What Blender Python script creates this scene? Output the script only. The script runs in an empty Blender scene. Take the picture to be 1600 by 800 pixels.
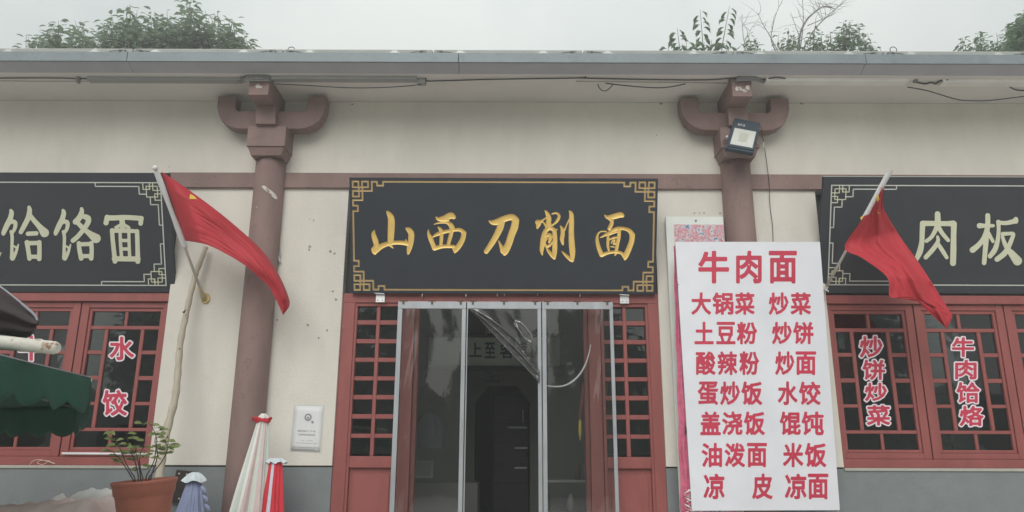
import bpy, math, random
import numpy as np
from mathutils import Vector, Matrix, noise
R = math.radians
random.seed(7)
SC = bpy.context.scene
COL = SC.collection

# ------------------------------------------------------------------ camera, sky, sun, exposure
F_PX, PITCH, ROLL = 1200.0, R(15.1), R(0.19)
CAM = np.array([0.0, -7.5, 1.55])
fw = np.array([0, math.cos(PITCH), math.sin(PITCH)])
up0 = np.array([0, -math.sin(PITCH), math.cos(PITCH)])
rt0 = np.array([1.0, 0, 0])
rt = math.cos(ROLL) * rt0 + math.sin(ROLL) * up0
up = math.cos(ROLL) * up0 - math.sin(ROLL) * rt0
cd = bpy.data.cameras.new('camera')
cam = bpy.data.objects.new('camera', cd)
COL.objects.link(cam)
cam.matrix_world = Matrix([[rt[i], up[i], -fw[i], CAM[i]] for i in range(3)] + [[0, 0, 0, 1]])
cd.sensor_width = 36.0
cd.lens = 27.0
cd.clip_end = 2000
SC.camera = cam
SUN_EL, SUN_AZ = 35, 190          # soft sun lamp added behind the camera to brighten the facade
w = bpy.data.worlds.new('World')
SC.world = w
w.use_nodes = True
nt = w.node_tree
nt.nodes.clear()
N = nt.nodes.new
L = nt.links.new
sky = N('ShaderNodeTexSky')
sky.sky_type = 'NISHITA'
sky.sun_disc = False
sky.sun_elevation = R(SUN_EL)
sky.sun_rotation = R(SUN_AZ)
sky.dust_density = 4
tc = N('ShaderNodeTexCoord')
sep = N('ShaderNodeSeparateXYZ')
L(tc.outputs['Generated'], sep.inputs[0])
nz = N('ShaderNodeTexNoise')
nz.inputs['Scale'].default_value = 1.9
nz.inputs['Detail'].default_value = 6
nz.inputs['Roughness'].default_value = .55
L(tc.outputs['Generated'], nz.inputs['Vector'])
cr = N('ShaderNodeValToRGB')
cr.color_ramp.elements[0].position = .34
cr.color_ramp.elements[0].color = (4.75, 5.25, 5.2, 1)
cr.color_ramp.elements[1].position = .68
cr.color_ramp.elements[1].color = (7.2, 7.5, 7.25, 1)
L(nz.outputs['Fac'], cr.inputs[0])
mr = N('ShaderNodeMapRange')      # overcast sky: brighter towards the zenith
mr.inputs['From Min'].default_value = 0
mr.inputs['From Max'].default_value = 1
mr.inputs['To Min'].default_value = .50
mr.inputs['To Max'].default_value = 1.65
L(sep.outputs['Z'], mr.inputs['Value'])
ml = N('ShaderNodeVectorMath')
ml.operation = 'SCALE'
L(cr.outputs[0], ml.inputs[0])
L(mr.outputs[0], ml.inputs['Scale'])
mx = N('ShaderNodeMixRGB')
mx.inputs[0].default_value = .93
L(sky.outputs[0], mx.inputs[1])
L(ml.outputs[0], mx.inputs[2])
bg = N('ShaderNodeBackground')
bg.inputs[1].default_value = .088
L(mx.outputs[0], bg.inputs[0])
ow = N('ShaderNodeOutputWorld')
L(bg.outputs[0], ow.inputs[0])
sd = bpy.data.lights.new('sun', 'SUN')
sd.energy = 1.5
sd.angle = R(42)
sd.color = (1, .97, .92)
so = bpy.data.objects.new('sun', sd)
COL.objects.link(so)
a_ = R(SUN_AZ)
dv = Vector((math.sin(a_) * math.cos(R(SUN_EL)), math.cos(a_) * math.cos(R(SUN_EL)), math.sin(R(SUN_EL))))
so.rotation_euler = dv.to_track_quat('Z', 'Y').to_euler()
so.location = (0, -10, 20)
vs = SC.view_settings
vs.view_transform = 'Standard'
vs.look = 'None'
vs.exposure = 0.46
vs.gamma = 1


# ------------------------------------------------------------------ survey helpers
def ray(px, py):
    return fw + rt * (px - 800) / F_PX + up * (400 - py) / F_PX


def at(px, py, Y=0.0):
    """world point of a sight line on the plane y = Y (sizes measured off the photograph)"""
    d = ray(px, py)
    return CAM + d * ((Y - CAM[1]) / d[1])


def atz(px, py, z):
    d = ray(px, py)
    return CAM + d * ((z - CAM[2]) / d[2])


def pix(p):
    v = np.asarray(p, float) - CAM
    d = v @ fw
    return np.array([800 + F_PX * (v @ rt) / d, 400 - F_PX * (v @ up) / d])


def solve(surf, px, py, uv=(.5, .5)):
    uv = np.array(uv, float)
    for _ in range(12):
        p = pix(surf(*uv))
        e = np.array([px, py]) - p
        J = np.array([(pix(surf(uv[0] + 1e-4, uv[1])) - p) / 1e-4, (pix(surf(uv[0], uv[1] + 1e-4)) - p) / 1e-4]).T
        uv = uv + np.linalg.solve(J, e)
    return uv


# ------------------------------------------------------------------ materials
MATS = {}


def mat(name, col, rough=.65, var=.12, scale=2.5, bump=.15, bscale=60, metal=0.0, spot=None, spotcol=None,
        streak=0.0, spec=.4, trans=0.0):
    m = bpy.data.materials.new(name)
    m.use_nodes = True
    t = m.node_tree
    b = t.nodes['Principled BSDF']
    g = t.nodes.new('ShaderNodeNewGeometry')
    n1 = t.nodes.new('ShaderNodeTexNoise')
    n1.inputs['Scale'].default_value = scale
    n1.inputs['Detail'].default_value = 7
    n1.inputs['Roughness'].default_value = .62
    if streak:
        mp = t.nodes.new('ShaderNodeMapping')
        mp.inputs['Scale'].default_value = (1, 1, streak)
        t.links.new(g.outputs['Position'], mp.inputs[0])
        t.links.new(mp.outputs[0], n1.inputs['Vector'])
    else:
        t.links.new(g.outputs['Position'], n1.inputs['Vector'])
    r = t.nodes.new('ShaderNodeValToRGB')
    c = np.array(col)
    r.color_ramp.elements[0].position = .3
    r.color_ramp.elements[0].color = (*np.clip(c * (1 - var), 0, 1), 1)
    r.color_ramp.elements[1].position = .7
    r.color_ramp.elements[1].color = (*np.clip(c * (1 + var), 0, 1), 1)
    t.links.new(n1.outputs['Fac'], r.inputs[0])
    out = r.outputs[0]
    n2 = t.nodes.new('ShaderNodeTexNoise')
    n2.inputs['Scale'].default_value = bscale
    n2.inputs['Detail'].default_value = 4
    t.links.new(g.outputs['Position'], n2.inputs['Vector'])
    if spot:
        n3 = t.nodes.new('ShaderNodeTexNoise')
        n3.inputs['Scale'].default_value = spot[0]
        n3.inputs['Detail'].default_value = 8
        n3.inputs['Roughness'].default_value = .7
        t.links.new(g.outputs['Position'], n3.inputs['Vector'])
        r3 = t.nodes.new('ShaderNodeValToRGB')
        r3.color_ramp.elements[0].position = spot[1]
        r3.color_ramp.elements[1].position = min(1, spot[1] + spot[2])
        t.links.new(n3.outputs['Fac'], r3.inputs[0])
        mm = t.nodes.new('ShaderNodeMixRGB')
        mm.inputs[2].default_value = (*spotcol, 1)
        t.links.new(r3.outputs[0], mm.inputs[0])
        t.links.new(out, mm.inputs[1])
        out = mm.outputs[0]
    t.links.new(out, b.inputs['Base Color'])
    mr_ = t.nodes.new('ShaderNodeMapRange')
    mr_.inputs['To Min'].default_value = max(.03, rough - .1)
    mr_.inputs['To Max'].default_value = min(1, rough + .1)
    t.links.new(n1.outputs['Fac'], mr_.inputs['Value'])
    t.links.new(mr_.outputs[0], b.inputs['Roughness'])
    b.inputs['Metallic'].default_value = metal
    b.inputs['Specular IOR Level'].default_value = spec
    if bump:
        bp = t.nodes.new('ShaderNodeBump')
        bp.inputs['Strength'].default_value = bump
        bp.inputs['Distance'].default_value = .01
        t.links.new(n2.outputs['Fac'], bp.inputs['Height'])
        t.links.new(bp.outputs[0], b.inputs['Normal'])
    if trans:
        tr = t.nodes.new('ShaderNodeBsdfTranslucent')
        t.links.new(out, tr.inputs[0])
        ms = t.nodes.new('ShaderNodeMixShader')
        ms.inputs[0].default_value = trans
        t.links.new(b.outputs[0], ms.inputs[1])
        t.links.new(tr.outputs[0], ms.inputs[2])
        t.links.new(ms.outputs[0], t.nodes['Material Output'].inputs[0])
    MATS[name] = m
    return m


def film(name, tint, ior, rough, bump, bscale, haze=0.0, hazecol=(.6, .6, .6), zs=1.0):
    """clear glass or plastic sheet: see-through with a true mirror reflection on top"""
    m = bpy.data.materials.new(name)
    m.use_nodes = True
    t = m.node_tree
    t.nodes.remove(t.nodes['Principled BSDF'])
    g = t.nodes.new('ShaderNodeNewGeometry')
    mp = t.nodes.new('ShaderNodeMapping')
    mp.inputs['Scale'].default_value = (1, 1, zs)
    t.links.new(g.outputs['Position'], mp.inputs[0])
    n = t.nodes.new('ShaderNodeTexNoise')
    n.inputs['Scale'].default_value = bscale
    n.inputs['Detail'].default_value = 2
    n.inputs['Distortion'].default_value = .6
    t.links.new(mp.outputs[0], n.inputs['Vector'])
    bp = t.nodes.new('ShaderNodeBump')
    bp.inputs['Strength'].default_value = 1
    bp.inputs['Distance'].default_value = bump
    t.links.new(n.outputs['Fac'], bp.inputs['Height'])
    fr = t.nodes.new('ShaderNodeFresnel')
    fr.inputs['IOR'].default_value = ior
    t.links.new(bp.outputs[0], fr.inputs['Normal'])
    tr = t.nodes.new('ShaderNodeBsdfTransparent')
    tr.inputs[0].default_value = (*tint, 1)
    gl = t.nodes.new('ShaderNodeBsdfGlossy')
    gl.inputs['Roughness'].default_value = rough
    t.links.new(bp.outputs[0], gl.inputs['Normal'])
    m1 = t.nodes.new('ShaderNodeMixShader')
    t.links.new(fr.outputs[0], m1.inputs[0])
    t.links.new(tr.outputs[0], m1.inputs[1])
    t.links.new(gl.outputs[0], m1.inputs[2])
    out = m1.outputs[0]
    if haze:
        df = t.nodes.new('ShaderNodeBsdfDiffuse')
        df.inputs[0].default_value = (*hazecol, 1)
        n2 = t.nodes.new('ShaderNodeTexNoise')
        n2.inputs['Scale'].default_value = 3
        n2.inputs['Detail'].default_value = 8
        t.links.new(g.outputs['Position'], n2.inputs['Vector'])
        mu = t.nodes.new('ShaderNodeMath')
        mu.operation = 'MULTIPLY'
        mu.inputs[1].default_value = haze * 2
        t.links.new(n2.outputs['Fac'], mu.inputs[0])
        m2 = t.nodes.new('ShaderNodeMixShader')
        t.links.new(mu.outputs[0], m2.inputs[0])
        t.links.new(out, m2.inputs[1])
        t.links.new(df.outputs[0], m2.inputs[2])
        out = m2.outputs[0]
    t.links.new(out, t.nodes['Material Output'].inputs[0])
    MATS[name] = m
    return m


mat('plaster', (.69, .66, .605), .85, .10, 1.3, .35, 40, spot=(2.2, .56, .30), spotcol=(.60, .565, .50), spec=.2, streak=.4)
mat('plaster_dirt', (.30, .27, .23), .9, .2, 20, .3, 80)
mat('soffit_paint', (.74, .71, .68), .85, .06, 1.2, .15, 40, spot=(2.5, .6, .2), spotcol=(.62, .58, .56), spec=.2)
mat('wainscot_paint', (.205, .225, .235), .75, .09, 4, .3, 90, spot=(7, .67, .06), spotcol=(.33, .35, .36), spec=.3)
mat('sill_concrete', (.42, .41, .37), .9, .12, 8, .3, 80)
mat('brown_paint', (.240, .160, .148), .68, .20, 3.5, .45, 35, spot=(9, .58, .14), spotcol=(.165, .115, .110), streak=.35)
mat('chip', (.62, .58, .54), .9, .1, 30, .3, 90)
mat('red_wood', (.285, .080, .074), .5, .14, 6, .25, 70, spot=(16, .69, .08), spotcol=(.25, .08, .075), streak=.25)
mat('dark_red_wood', (.22, .055, .05), .55, .12, 6, .2, 70)
mat('black_board', (.034, .040, .054), .5, .10, 3, .06, 90, spec=.35)
mat('black_canvas', (.040, .043, .053), .62, .10, 5, .15, 220, spec=.3)
mat('gold', (.88, .62, .20), .42, .10, 9, .08, 60, metal=.12)
mat('gold_line', (.50, .36, .17), .5, .08, 9, .05, 60, metal=.15)
mat('brown_edge', (.13, .07, .035), .6, .1, 9, .05, 60)
mat('cream_letter', (.68, .69, .52), .55, .04, 5, .03, 60)
mat('silver_line', (.62, .64, .60), .5, .05, 5, .03, 60)
mat('white_vinyl', (.73, .74, .80), .42, .05, 2.2, .5, 5)
mat('menu_red', (.54, .035, .08), .5, .08, 2, .02, 20)
mat('sticker_white', (.80, .72, .78), .5, .03, 3, 0, 20)
mat('pink_cloth', (.62, .14, .24), .7, .25, 14, .4, 30)
mat('poster_white', (.74, .77, .74), .5, .05, 4, .1, 20)
mat('paper', (.72, .73, .74), .6, .04, 6, .1, 40)
mat('ink', (.05, .05, .06), .6, 0, 6, 0, 40)
mat('ink_grey', (.25, .26, .27), .6, 0, 6, 0, 40)
mat('film_sleeve', (.60, .62, .60), .25, .05, 8, .1, 30)
mat('teal_ink', (.03, .07, .09), .5, .1, 6, 0, 40)
mat('plaque_white', (.62, .68, .62), .4, .05, 3, .03, 20)
mat('aluminium', (.36, .38, .41), .45, .14, 7, .15, 90, metal=.3, streak=.3)
mat('gutter_metal', (.215, .25, .27), .55, .14, 3, .25, 30, metal=.2, spot=(5, .55, .15), spotcol=(.17, .20, .215))
mat('gutter_dark', (.43, .43, .48), .6, .09, 2.5, .1, 40)
mat('panel_frame', (.55, .57, .55), .5, .06, 4, .05, 60, metal=.3)
mat('solar_cell', (.02, .03, .07), .15, .1, 4, 0, 60)
mat('bracket_metal', (.70, .71, .72), .35, .05, 9, .05, 60, metal=.4)
mat('brass_yellow', (.58, .46, .20), .45, .1, 12, .1, 60, metal=.2)
mat('pole_white', (.66, .62, .56), .45, .08, 9, .1, 60)
mat('sleeve_white', (.76, .76, .78), .7, .05, 9, .2, 60)
mat('flag_red', (.62, .045, .065), .6, .07, 5, .12, 160, trans=.28)
mat('flag_yellow', (.80, .52, .08), .6, .05, 5, .1, 160)
mat('cable_black', (.045, .047, .05), .5, .1, 9, 0, 60)
mat('cable_grey', (.22, .22, .22), .6, .1, 9, 0, 60)
mat('tray_white', (.82, .81, .78), .5, .07, 5, .05, 60)
mat('tray_grey', (.33, .33, .33), .6, .07, 5, .05, 60)
mat('flood_body', (.035, .055, .075), .45, .1, 9, .1, 60)
mat('flood_glass', (.62, .63, .60), .12, .03, 9, 0, 60, spec=.6)
mat('flood_led', (.50, .50, .44), .4, .03, 9, 0, 60)
mat('green_canvas', (.018, .095, .066), .75, .14, 5, .3, 130, trans=.22)
mat('dark_canvas', (.030, .020, .020), .7, .25, 9, .3, 90)
mat('grey_hem', (.30, .30, .34), .7, .1, 9, .2, 90)
mat('rusty_white', (.62, .60, .54), .5, .1, 9, .25, 60, spot=(16, .56, .08), spotcol=(.26, .13, .06))
mat('pink_sheet', (.74, .60, .57), .45, .10, 5, .5, 14)
mat('white_sheet', (.74, .72, .70), .5, .06, 5, .4, 14)
mat('terracotta', (.36, .115, .075), .6, .12, 7, .15, 50, spot=(6, .62, .15), spotcol=(.42, .17, .12))
mat('soil', (.09, .06, .045), .95, .3, 30, .6, 60)
mat('stem_brown', (.07, .05, .045), .7, .2, 20, .3, 60)
mat('rose_leaf', (.21, .26, .09), .5, .35, 18, .1, 60, spot=(9, .58, .12), spotcol=(.20, .12, .05), trans=.25)
mat('bark_pale', (.47, .42, .34), .8, .16, 12, .5, 60, spot=(18, .68, .06), spotcol=(.12, .10, .08), streak=.3)
mat('bark', (.16, .14, .12), .9, .2, 8, .6, 50)
mat('twig_grey', (.20, .19, .18), .85, .1, 8, 0, 50)
mat('leaf_grey', (.19, .25, .165), .55, .22, 3, 0, 50, trans=.6)
mat('leaf_green', (.14, .21, .12), .55, .25, 3, 0, 50, trans=.55)
mat('leaf_dark', (.06, .075, .05), .7, .3, 1, 0, 50, trans=.2)
mat('cloth_blue', (.27, .31, .47), .8, .08, 9, .3, 60)
mat('cloth_pale', (.60, .66, .70), .7, .1, 14, .3, 40)
mat('stripe_mint', (.60, .65, .60), .75, .05, 9, .2, 60)
mat('stripe_pink', (.60, .47, .46), .75, .06, 9, .2, 60)
mat('stripe_white', (.74, .74, .72), .75, .05, 9, .2, 60)
mat('stripe_red', (.62, .03, .05), .7, .07, 9, .2, 60)
mat('stripe_lilac', (.62, .62, .74), .7, .05, 9, .2, 60)
mat('dark_brown_board', (.035, .022, .02), .6, .2, 9, .2, 60)
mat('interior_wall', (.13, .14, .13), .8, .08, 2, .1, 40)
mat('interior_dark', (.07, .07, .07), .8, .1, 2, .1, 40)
mat('fridge_black', (.018, .018, .022), .3, .1, 2, 0, 40)
mat('steel', (.55, .56, .58), .3, .05, 9, 0, 60, metal=.8)
mat('blueish_blob', (.02, .022, .035), .7, .2, 9, .2, 60)
mat('tile_grey', (.52, .495, .45), .75, .14, 1.6, .3, 40)
mat('paving', (.50, .475, .43), .85, .12, .8, .3, 30)
mat('roof_tile', (.13, .135, .14), .8, .12, 4, .4, 40)
mat('yellow_thing', (.55, .42, .05), .6, .1, 9, .1, 60)
film('window_glass', (.66, .72, .70), 1.95, .015, .0006, 3.0)
film('door_film', (.82, .84, .82), 2.4, .025, .0016, 1.1, haze=.009, hazecol=(.5, .52, .5), zs=.45)
film('film_fold', (.55, .56, .56), 2.2, .12, .02, 12, haze=.16, hazecol=(.30, .29, .29), zs=.6)


# ------------------------------------------------------------------ objects
WL = {}


def meta(o, label=None, cat=None, group=None, kind=None):
    if label: o['label'] = label
    if cat: o['category'] = cat
    if group: o['group'] = group
    if kind: o['kind'] = kind
    return o


def thing(name, label, cat, loc=(0, 0, 0), group=None):
    o = bpy.data.objects.new(name, None)
    COL.objects.link(o)
    o.location = loc
    o.empty_display_size = .1
    WL[o] = np.array(loc, float)
    return meta(o, label, cat, group)


class MB:
    def __init__(s):
        s.v, s.f, s.m, s.sm = [], [], [], []

    def add(s, vs_, fs, mi=0, smooth=False):
        b = len(s.v)
        s.v += [tuple(float(c) for c in q) for q in vs_]
        for f in fs:
            s.f.append(tuple(b + i for i in f))
            s.m.append(mi)
            s.sm.append(smooth)
        return s

    def box(s, x0, x1, y0, y1, z0, z1, mi=0):
        return s.add([(x0, y0, z0), (x1, y0, z0), (x1, y1, z0), (x0, y1, z0), (x0, y0, z1), (x1, y0, z1), (x1, y1, z1), (x0, y1, z1)],
                     [(0, 3, 2, 1), (4, 5, 6, 7), (0, 1, 5, 4), (1, 2, 6, 5), (2, 3, 7, 6), (3, 0, 4, 7)], mi)

    def tube(s, pts, rad, n=8, mi=0, cap=True):
        pts = [np.asarray(p, float) for p in pts]
        if not hasattr(rad, '__len__'): rad = [rad] * len(pts)
        vs_, fs = [], []
        ref = np.array([.31, .22, .93])
        for i, p in enumerate(pts):
            d = pts[min(i + 1, len(pts) - 1)] - pts[max(i - 1, 0)]
            d = d / (np.linalg.norm(d) + 1e-9)
            a = np.cross(d, ref)
            if np.linalg.norm(a) < .1: a = np.cross(d, np.array([1., 0, 0]))
            a /= np.linalg.norm(a)
            b = np.cross(d, a)
            for k in range(n):
                t = 2 * math.pi * k / n
                vs_.append(p + rad[i] * (math.cos(t) * a + math.sin(t) * b))
        for i in range(len(pts) - 1):
            for k in range(n):
                k2 = (k + 1) % n
                fs.append((i * n + k, (i + 1) * n + k, (i + 1) * n + k2, i * n + k2))
        s.add(vs_, fs, mi, True)
        if cap:
            b = len(s.v) - len(vs_)
            s.f.append(tuple(b + k for k in range(n)))
            s.f.append(tuple(b + (len(pts) - 1) * n + k for k in reversed(range(n))))
            s.m += [mi, mi]
            s.sm += [False, False]
        return s

    def lathe(s, prof, c, n=32, mi=0):
        vs_, fs = [], []
        for (r, z) in prof:
            for k in range(n):
                t = 2 * math.pi * k / n
                vs_.append((c[0] + r * math.cos(t), c[1] + r * math.sin(t), c[2] + z))
        for i in range(len(prof) - 1):
            for k in range(n):
                k2 = (k + 1) % n
                fs.append((i * n + k, i * n + k2, (i + 1) * n + k2, (i + 1) * n + k))
        return s.add(vs_, fs, mi, True)

    def grid(s, fn, nu, nv, mi=0, smooth=True):
        vs_ = [fn(i / nu, j / nv) for j in range(nv + 1) for i in range(nu + 1)]
        fs = [(j * (nu + 1) + i, j * (nu + 1) + i + 1, (j + 1) * (nu + 1) + i + 1, (j + 1) * (nu + 1) + i) for j in range(nv) for i in range(nu)]
        return s.add(vs_, fs, mi, smooth)

    def prism(s, poly, y0, y1, mi=0):
        """poly of (x, z) extruded along y"""
        n = len(poly)
        vs_ = [(x, y0, z) for x, z in poly] + [(x, y1, z) for x, z in poly]
        fs = [tuple(range(n)), tuple(reversed(range(n, 2 * n)))] + [(i, i + n, (i + 1) % n + n, (i + 1) % n) for i in range(n)]
        return s.add(vs_, fs, mi)

    def build(s, name, mats, parent=None, label=None, bevel=0, thick=0, sub=0, origin=None):
        off = WL[parent] if parent is not None else np.array(origin if origin is not None else (0, 0, 0), float)
        v = (np.array(s.v) - off) if len(s.v) else np.zeros((0, 3))
        me = bpy.data.meshes.new(name)
        me.from_pydata(v.tolist(), [], s.f)
        if not isinstance(mats, (list, tuple)): mats = [mats]
        for m_ in mats: me.materials.append(MATS[m_])
        me.polygons.foreach_set('material_index', s.m)
        me.polygons.foreach_set('use_smooth', s.sm)
        me.update()
        o = bpy.data.objects.new(name, me)
        COL.objects.link(o)
        if parent is not None: o.parent = parent
        else: o.location = off
        WL[o] = off
        if label: o['label'] = label
        if sub:
            q = o.modifiers.new('sub', 'SUBSURF'); q.levels = sub; q.render_levels = sub
        if thick:
            q = o.modifiers.new('solid', 'SOLIDIFY'); q.thickness = thick; q.offset = 0
        if bevel:
            q = o.modifiers.new('bev', 'BEVEL'); q.width = bevel; q.segments = 2; q.limit_method = 'ANGLE'
        return o


BOXC = {}


def boxpart(name, parent, x0, x1, y0, y1, z0, z1, m, bevel=.003, label=None):
    """small box piece that shares its mesh with every alike piece"""
    d = (round(x1 - x0, 4), round(y1 - y0, 4), round(z1 - z0, 4), m)
    if d not in BOXC:
        mb = MB().box(-d[0] / 2, d[0] / 2, -d[1] / 2, d[1] / 2, -d[2] / 2, d[2] / 2)
        if bevel:
            b = bevel
            import bmesh
            bm = bmesh.new()
            vv = [bm.verts.new(q) for q in mb.v]
            for f in mb.f: bm.faces.new([vv[i] for i in f])
            bmesh.ops.bevel(bm, geom=list(bm.edges), offset=b, segments=1, affect='EDGES')
            me = bpy.data.meshes.new(name)
            bm.to_mesh(me)
            bm.free()
        else:
            me = bpy.data.meshes.new(name)
            me.from_pydata(mb.v, [], mb.f)
        me.materials.append(MATS[m])
        BOXC[d] = me
    o = bpy.data.objects.new(name, BOXC[d])
    COL.objects.link(o)
    o.parent = parent
    c = np.array([(x0 + x1) / 2, (y0 + y1) / 2, (z0 + z1) / 2])
    o.location = c - WL[parent]
    WL[o] = c
    if label: o['label'] = label
    return o


# ------------------------------------------------------------------ glyph machinery (distance fields -> clean outlines)
def contour(Fd, xs, ys):
    """polygons of the region Fd < 0; returns 2-D verts, their field value, faces"""
    ny, nx = Fd.shape
    vid, V, D, Fc = {}, [], [], []

    def corner(i, j):
        k = (i, j, 0)
        if k not in vid:
            vid[k] = len(V); V.append((xs[i], ys[j])); D.append(Fd[j, i])
        return vid[k]

    def cross(i, j, i2, j2):
        if (i2, j2) < (i, j): i, j, i2, j2 = i2, j2, i, j
        k = (i, j, 1 if i2 > i else 2)
        if k not in vid:
            a, b = Fd[j, i], Fd[j2, i2]
            t = min(.98, max(.02, a / (a - b)))
            vid[k] = len(V); V.append((xs[i] + t * (xs[i2] - xs[i]), ys[j] + t * (ys[j2] - ys[j]))); D.append(0.0)
        return vid[k]
    ins = Fd < 0
    anyc = ins[:-1, :-1] | ins[1:, :-1] | ins[:-1, 1:] | ins[1:, 1:]
    for j, i in zip(*np.nonzero(anyc)):
        cs = [(i, j), (i + 1, j), (i + 1, j + 1), (i, j + 1)]
        poly = []
        for q in range(4):
            a, b = cs[q], cs[(q + 1) % 4]
            ia, ib = ins[a[1], a[0]], ins[b[1], b[0]]
            if ia: poly.append(corner(*a))
            if ia != ib: poly.append(cross(*a, *b))
        if len(poly) > 2: Fc.append(tuple(poly))
    return V, D, Fc


def seg_sdf(X, Y, segs):
    """distance to, and even-odd inside test for, outline segments"""
    P = np.stack([X.ravel(), Y.ravel()], 1)
    best = np.full(len(P), 1e9)
    ins = np.zeros(len(P), bool)
    for (ax, ay, bx, by) in segs:
        dx, dy = bx - ax, by - ay
        t = np.clip(((P[:, 0] - ax) * dx + (P[:, 1] - ay) * dy) / (dx * dx + dy * dy + 1e-12), 0, 1)
        best = np.minimum(best, (P[:, 0] - ax - t * dx) ** 2 + (P[:, 1] - ay - t * dy) ** 2)
        if ay != by:
            c = ((ay > P[:, 1]) != (by > P[:, 1]))
            xi = ax + (P[:, 1] - ay) * dx / dy
            ins ^= c & (P[:, 0] < xi)
    d = np.sqrt(best)
    return np.where(ins, -d, d).reshape(X.shape)


def catmull(pts, n=5):
    pts = [np.array(p, float) for p in pts]
    if len(pts) < 3: return pts
    out = []
    for i in range(len(pts) - 1):
        p0, p1, p2, p3 = pts[max(i - 1, 0)], pts[i], pts[i + 1], pts[min(i + 2, len(pts) - 1)]
        for k in range(n):
            t = k / n
            out.append(.5 * (2 * p1 + (p2 - p0) * t + (2 * p0 - 5 * p1 + 4 * p2 - p3) * t * t + (3 * p1 - p0 - 3 * p2 + p3) * t ** 3))
    out.append(pts[-1])
    return out


def stroke_sdf(X, Y, strokes):
    """union of brush strokes [(x, y, radius), ...]"""
    best = np.full(X.shape, 1e9)
    for st in strokes:
        ps = catmull(st) if len(st) > 1 else [np.array(st[0], float)] * 2
        for a, b in zip(ps[:-1], ps[1:]):
            dx, dy = b[0] - a[0], b[1] - a[1]
            t = np.clip(((X - a[0]) * dx + (Y - a[1]) * dy) / (dx * dx + dy * dy + 1e-9), 0, 1)
            best = np.minimum(best, np.hypot(X - a[0] - t * dx, Y - a[1] - t * dy) - (a[2] + t * (b[2] - a[2])))
    return best


GL = {}


def glyph(ch, n=56):
    """distance field of a typeset character in its own unit box (y down), padded by .25"""
    if ch in GL: return GL[ch]
    cu = bpy.data.curves.new('g', 'FONT')
    cu.body = ch
    cu.resolution_u = 3
    o = bpy.data.objects.new('g', cu)
    COL.objects.link(o)
    me = o.to_mesh()
    ec = {}
    for p in me.polygons:
        for k in p.edge_keys: ec[k] = ec.get(k, 0) + 1
    vs_ = np.array([v.co[:2] for v in me.vertices])
    segs = [(*vs_[a], *vs_[b]) for (a, b), c in ec.items() if c == 1]
    o.to_mesh_clear()
    bpy.data.objects.remove(o)
    bpy.data.curves.remove(cu)
    lo, hi = vs_.min(0), vs_.max(0)
    s = (hi - lo)
    segs = [((a - lo[0]) / s[0], (hi[1] - b) / s[1], (c - lo[0]) / s[0], (hi[1] - d) / s[1]) for a, b, c, d in segs]
    g = np.linspace(-.25, 1.25, n + 1)
    X, Y = np.meshgrid(g, g)
    GL[ch] = (g, seg_sdf(X, Y, segs))
    return GL[ch]


def put_glyph(name, ch, surf, box, parent, m, weight=.03, lift=.003, thick=.002, grow=0.0, label=None):
    """typeset character laid on surf(u, v); box = left, top, right, bottom in the photograph"""
    g, Fd = glyph(ch)
    V, D, Fc = contour(Fd - weight - grow, g, g)
    w2 = weight
    x0, y0, x1, y1 = box
    c = np.array([[solve(surf, x0, y0), solve(surf, x1, y0)], [solve(surf, x0, y1), solve(surf, x1, y1)]])
    V = np.array(V)
    s = (V + w2) / (1 + 2 * w2)                      # the thickened outline fills the measured box
    uv = ((1 - s[:, 0:1]) * (1 - s[:, 1:2]) * c[0, 0] + s[:, 0:1] * (1 - s[:, 1:2]) * c[0, 1] + (1 - s[:, 0:1]) * s[:, 1:2] * c[1, 0] + s[:, 0:1] * s[:, 1:2] * c[1, 1])
    return lay(name, uv, Fc, surf, parent, m, lift, thick, label)


def nrm(surf, u, v):
    a = surf(u + 1e-3, v) - surf(u, v)
    b = surf(u, v + 1e-3) - surf(u, v)
    n = np.cross(a, b)
    n /= np.linalg.norm(n)
    return -n if n @ (surf(u, v) - CAM) > 0 else n


def lay(name, uv, Fc, surf, parent, m, lift, thick, label=None):
    n = nrm(surf, *np.mean(uv, 0))
    P = np.array([surf(a, b) for a, b in uv])
    mb = MB()
    ec = {}
    for f in Fc:
        for a, b in zip(f, f[1:] + f[:1]):
            ec[(a, b)] = 1
    top = P + n * (lift + thick)
    bot = P + n * lift
    k = len(P)
    walls = [(a, b, b + k, a + k) for (a, b) in ec if (b, a) not in ec]
    mb.add(np.vstack([top, bot]), list(Fc) + walls)
    return mb.build(name, m, parent, label)


def plane_surf(p00, p10, p01):
    p00, p10, p01 = (np.array(q, float) for q in (p00, p10, p01))
    return lambda u, v: p00 + (p10 - p00) * u + (p01 - p00) * v

# ================================================================== SETTING
g = MB()
g.box(-300, 300, -300, 300, -.3, 0)
meta(g.build('ground', 'paving'), kind='structure')
g = MB()
g.box(-9, 9, -3.4, 0.0, 0.004, .6)
g.box(-9, 9, -3.75, -3.4, .004, .4)
g.box(-9, 9, -4.1, -3.75, .004, .2)
meta(g.build('terrace', 'tile_grey'), kind='structure')

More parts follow.
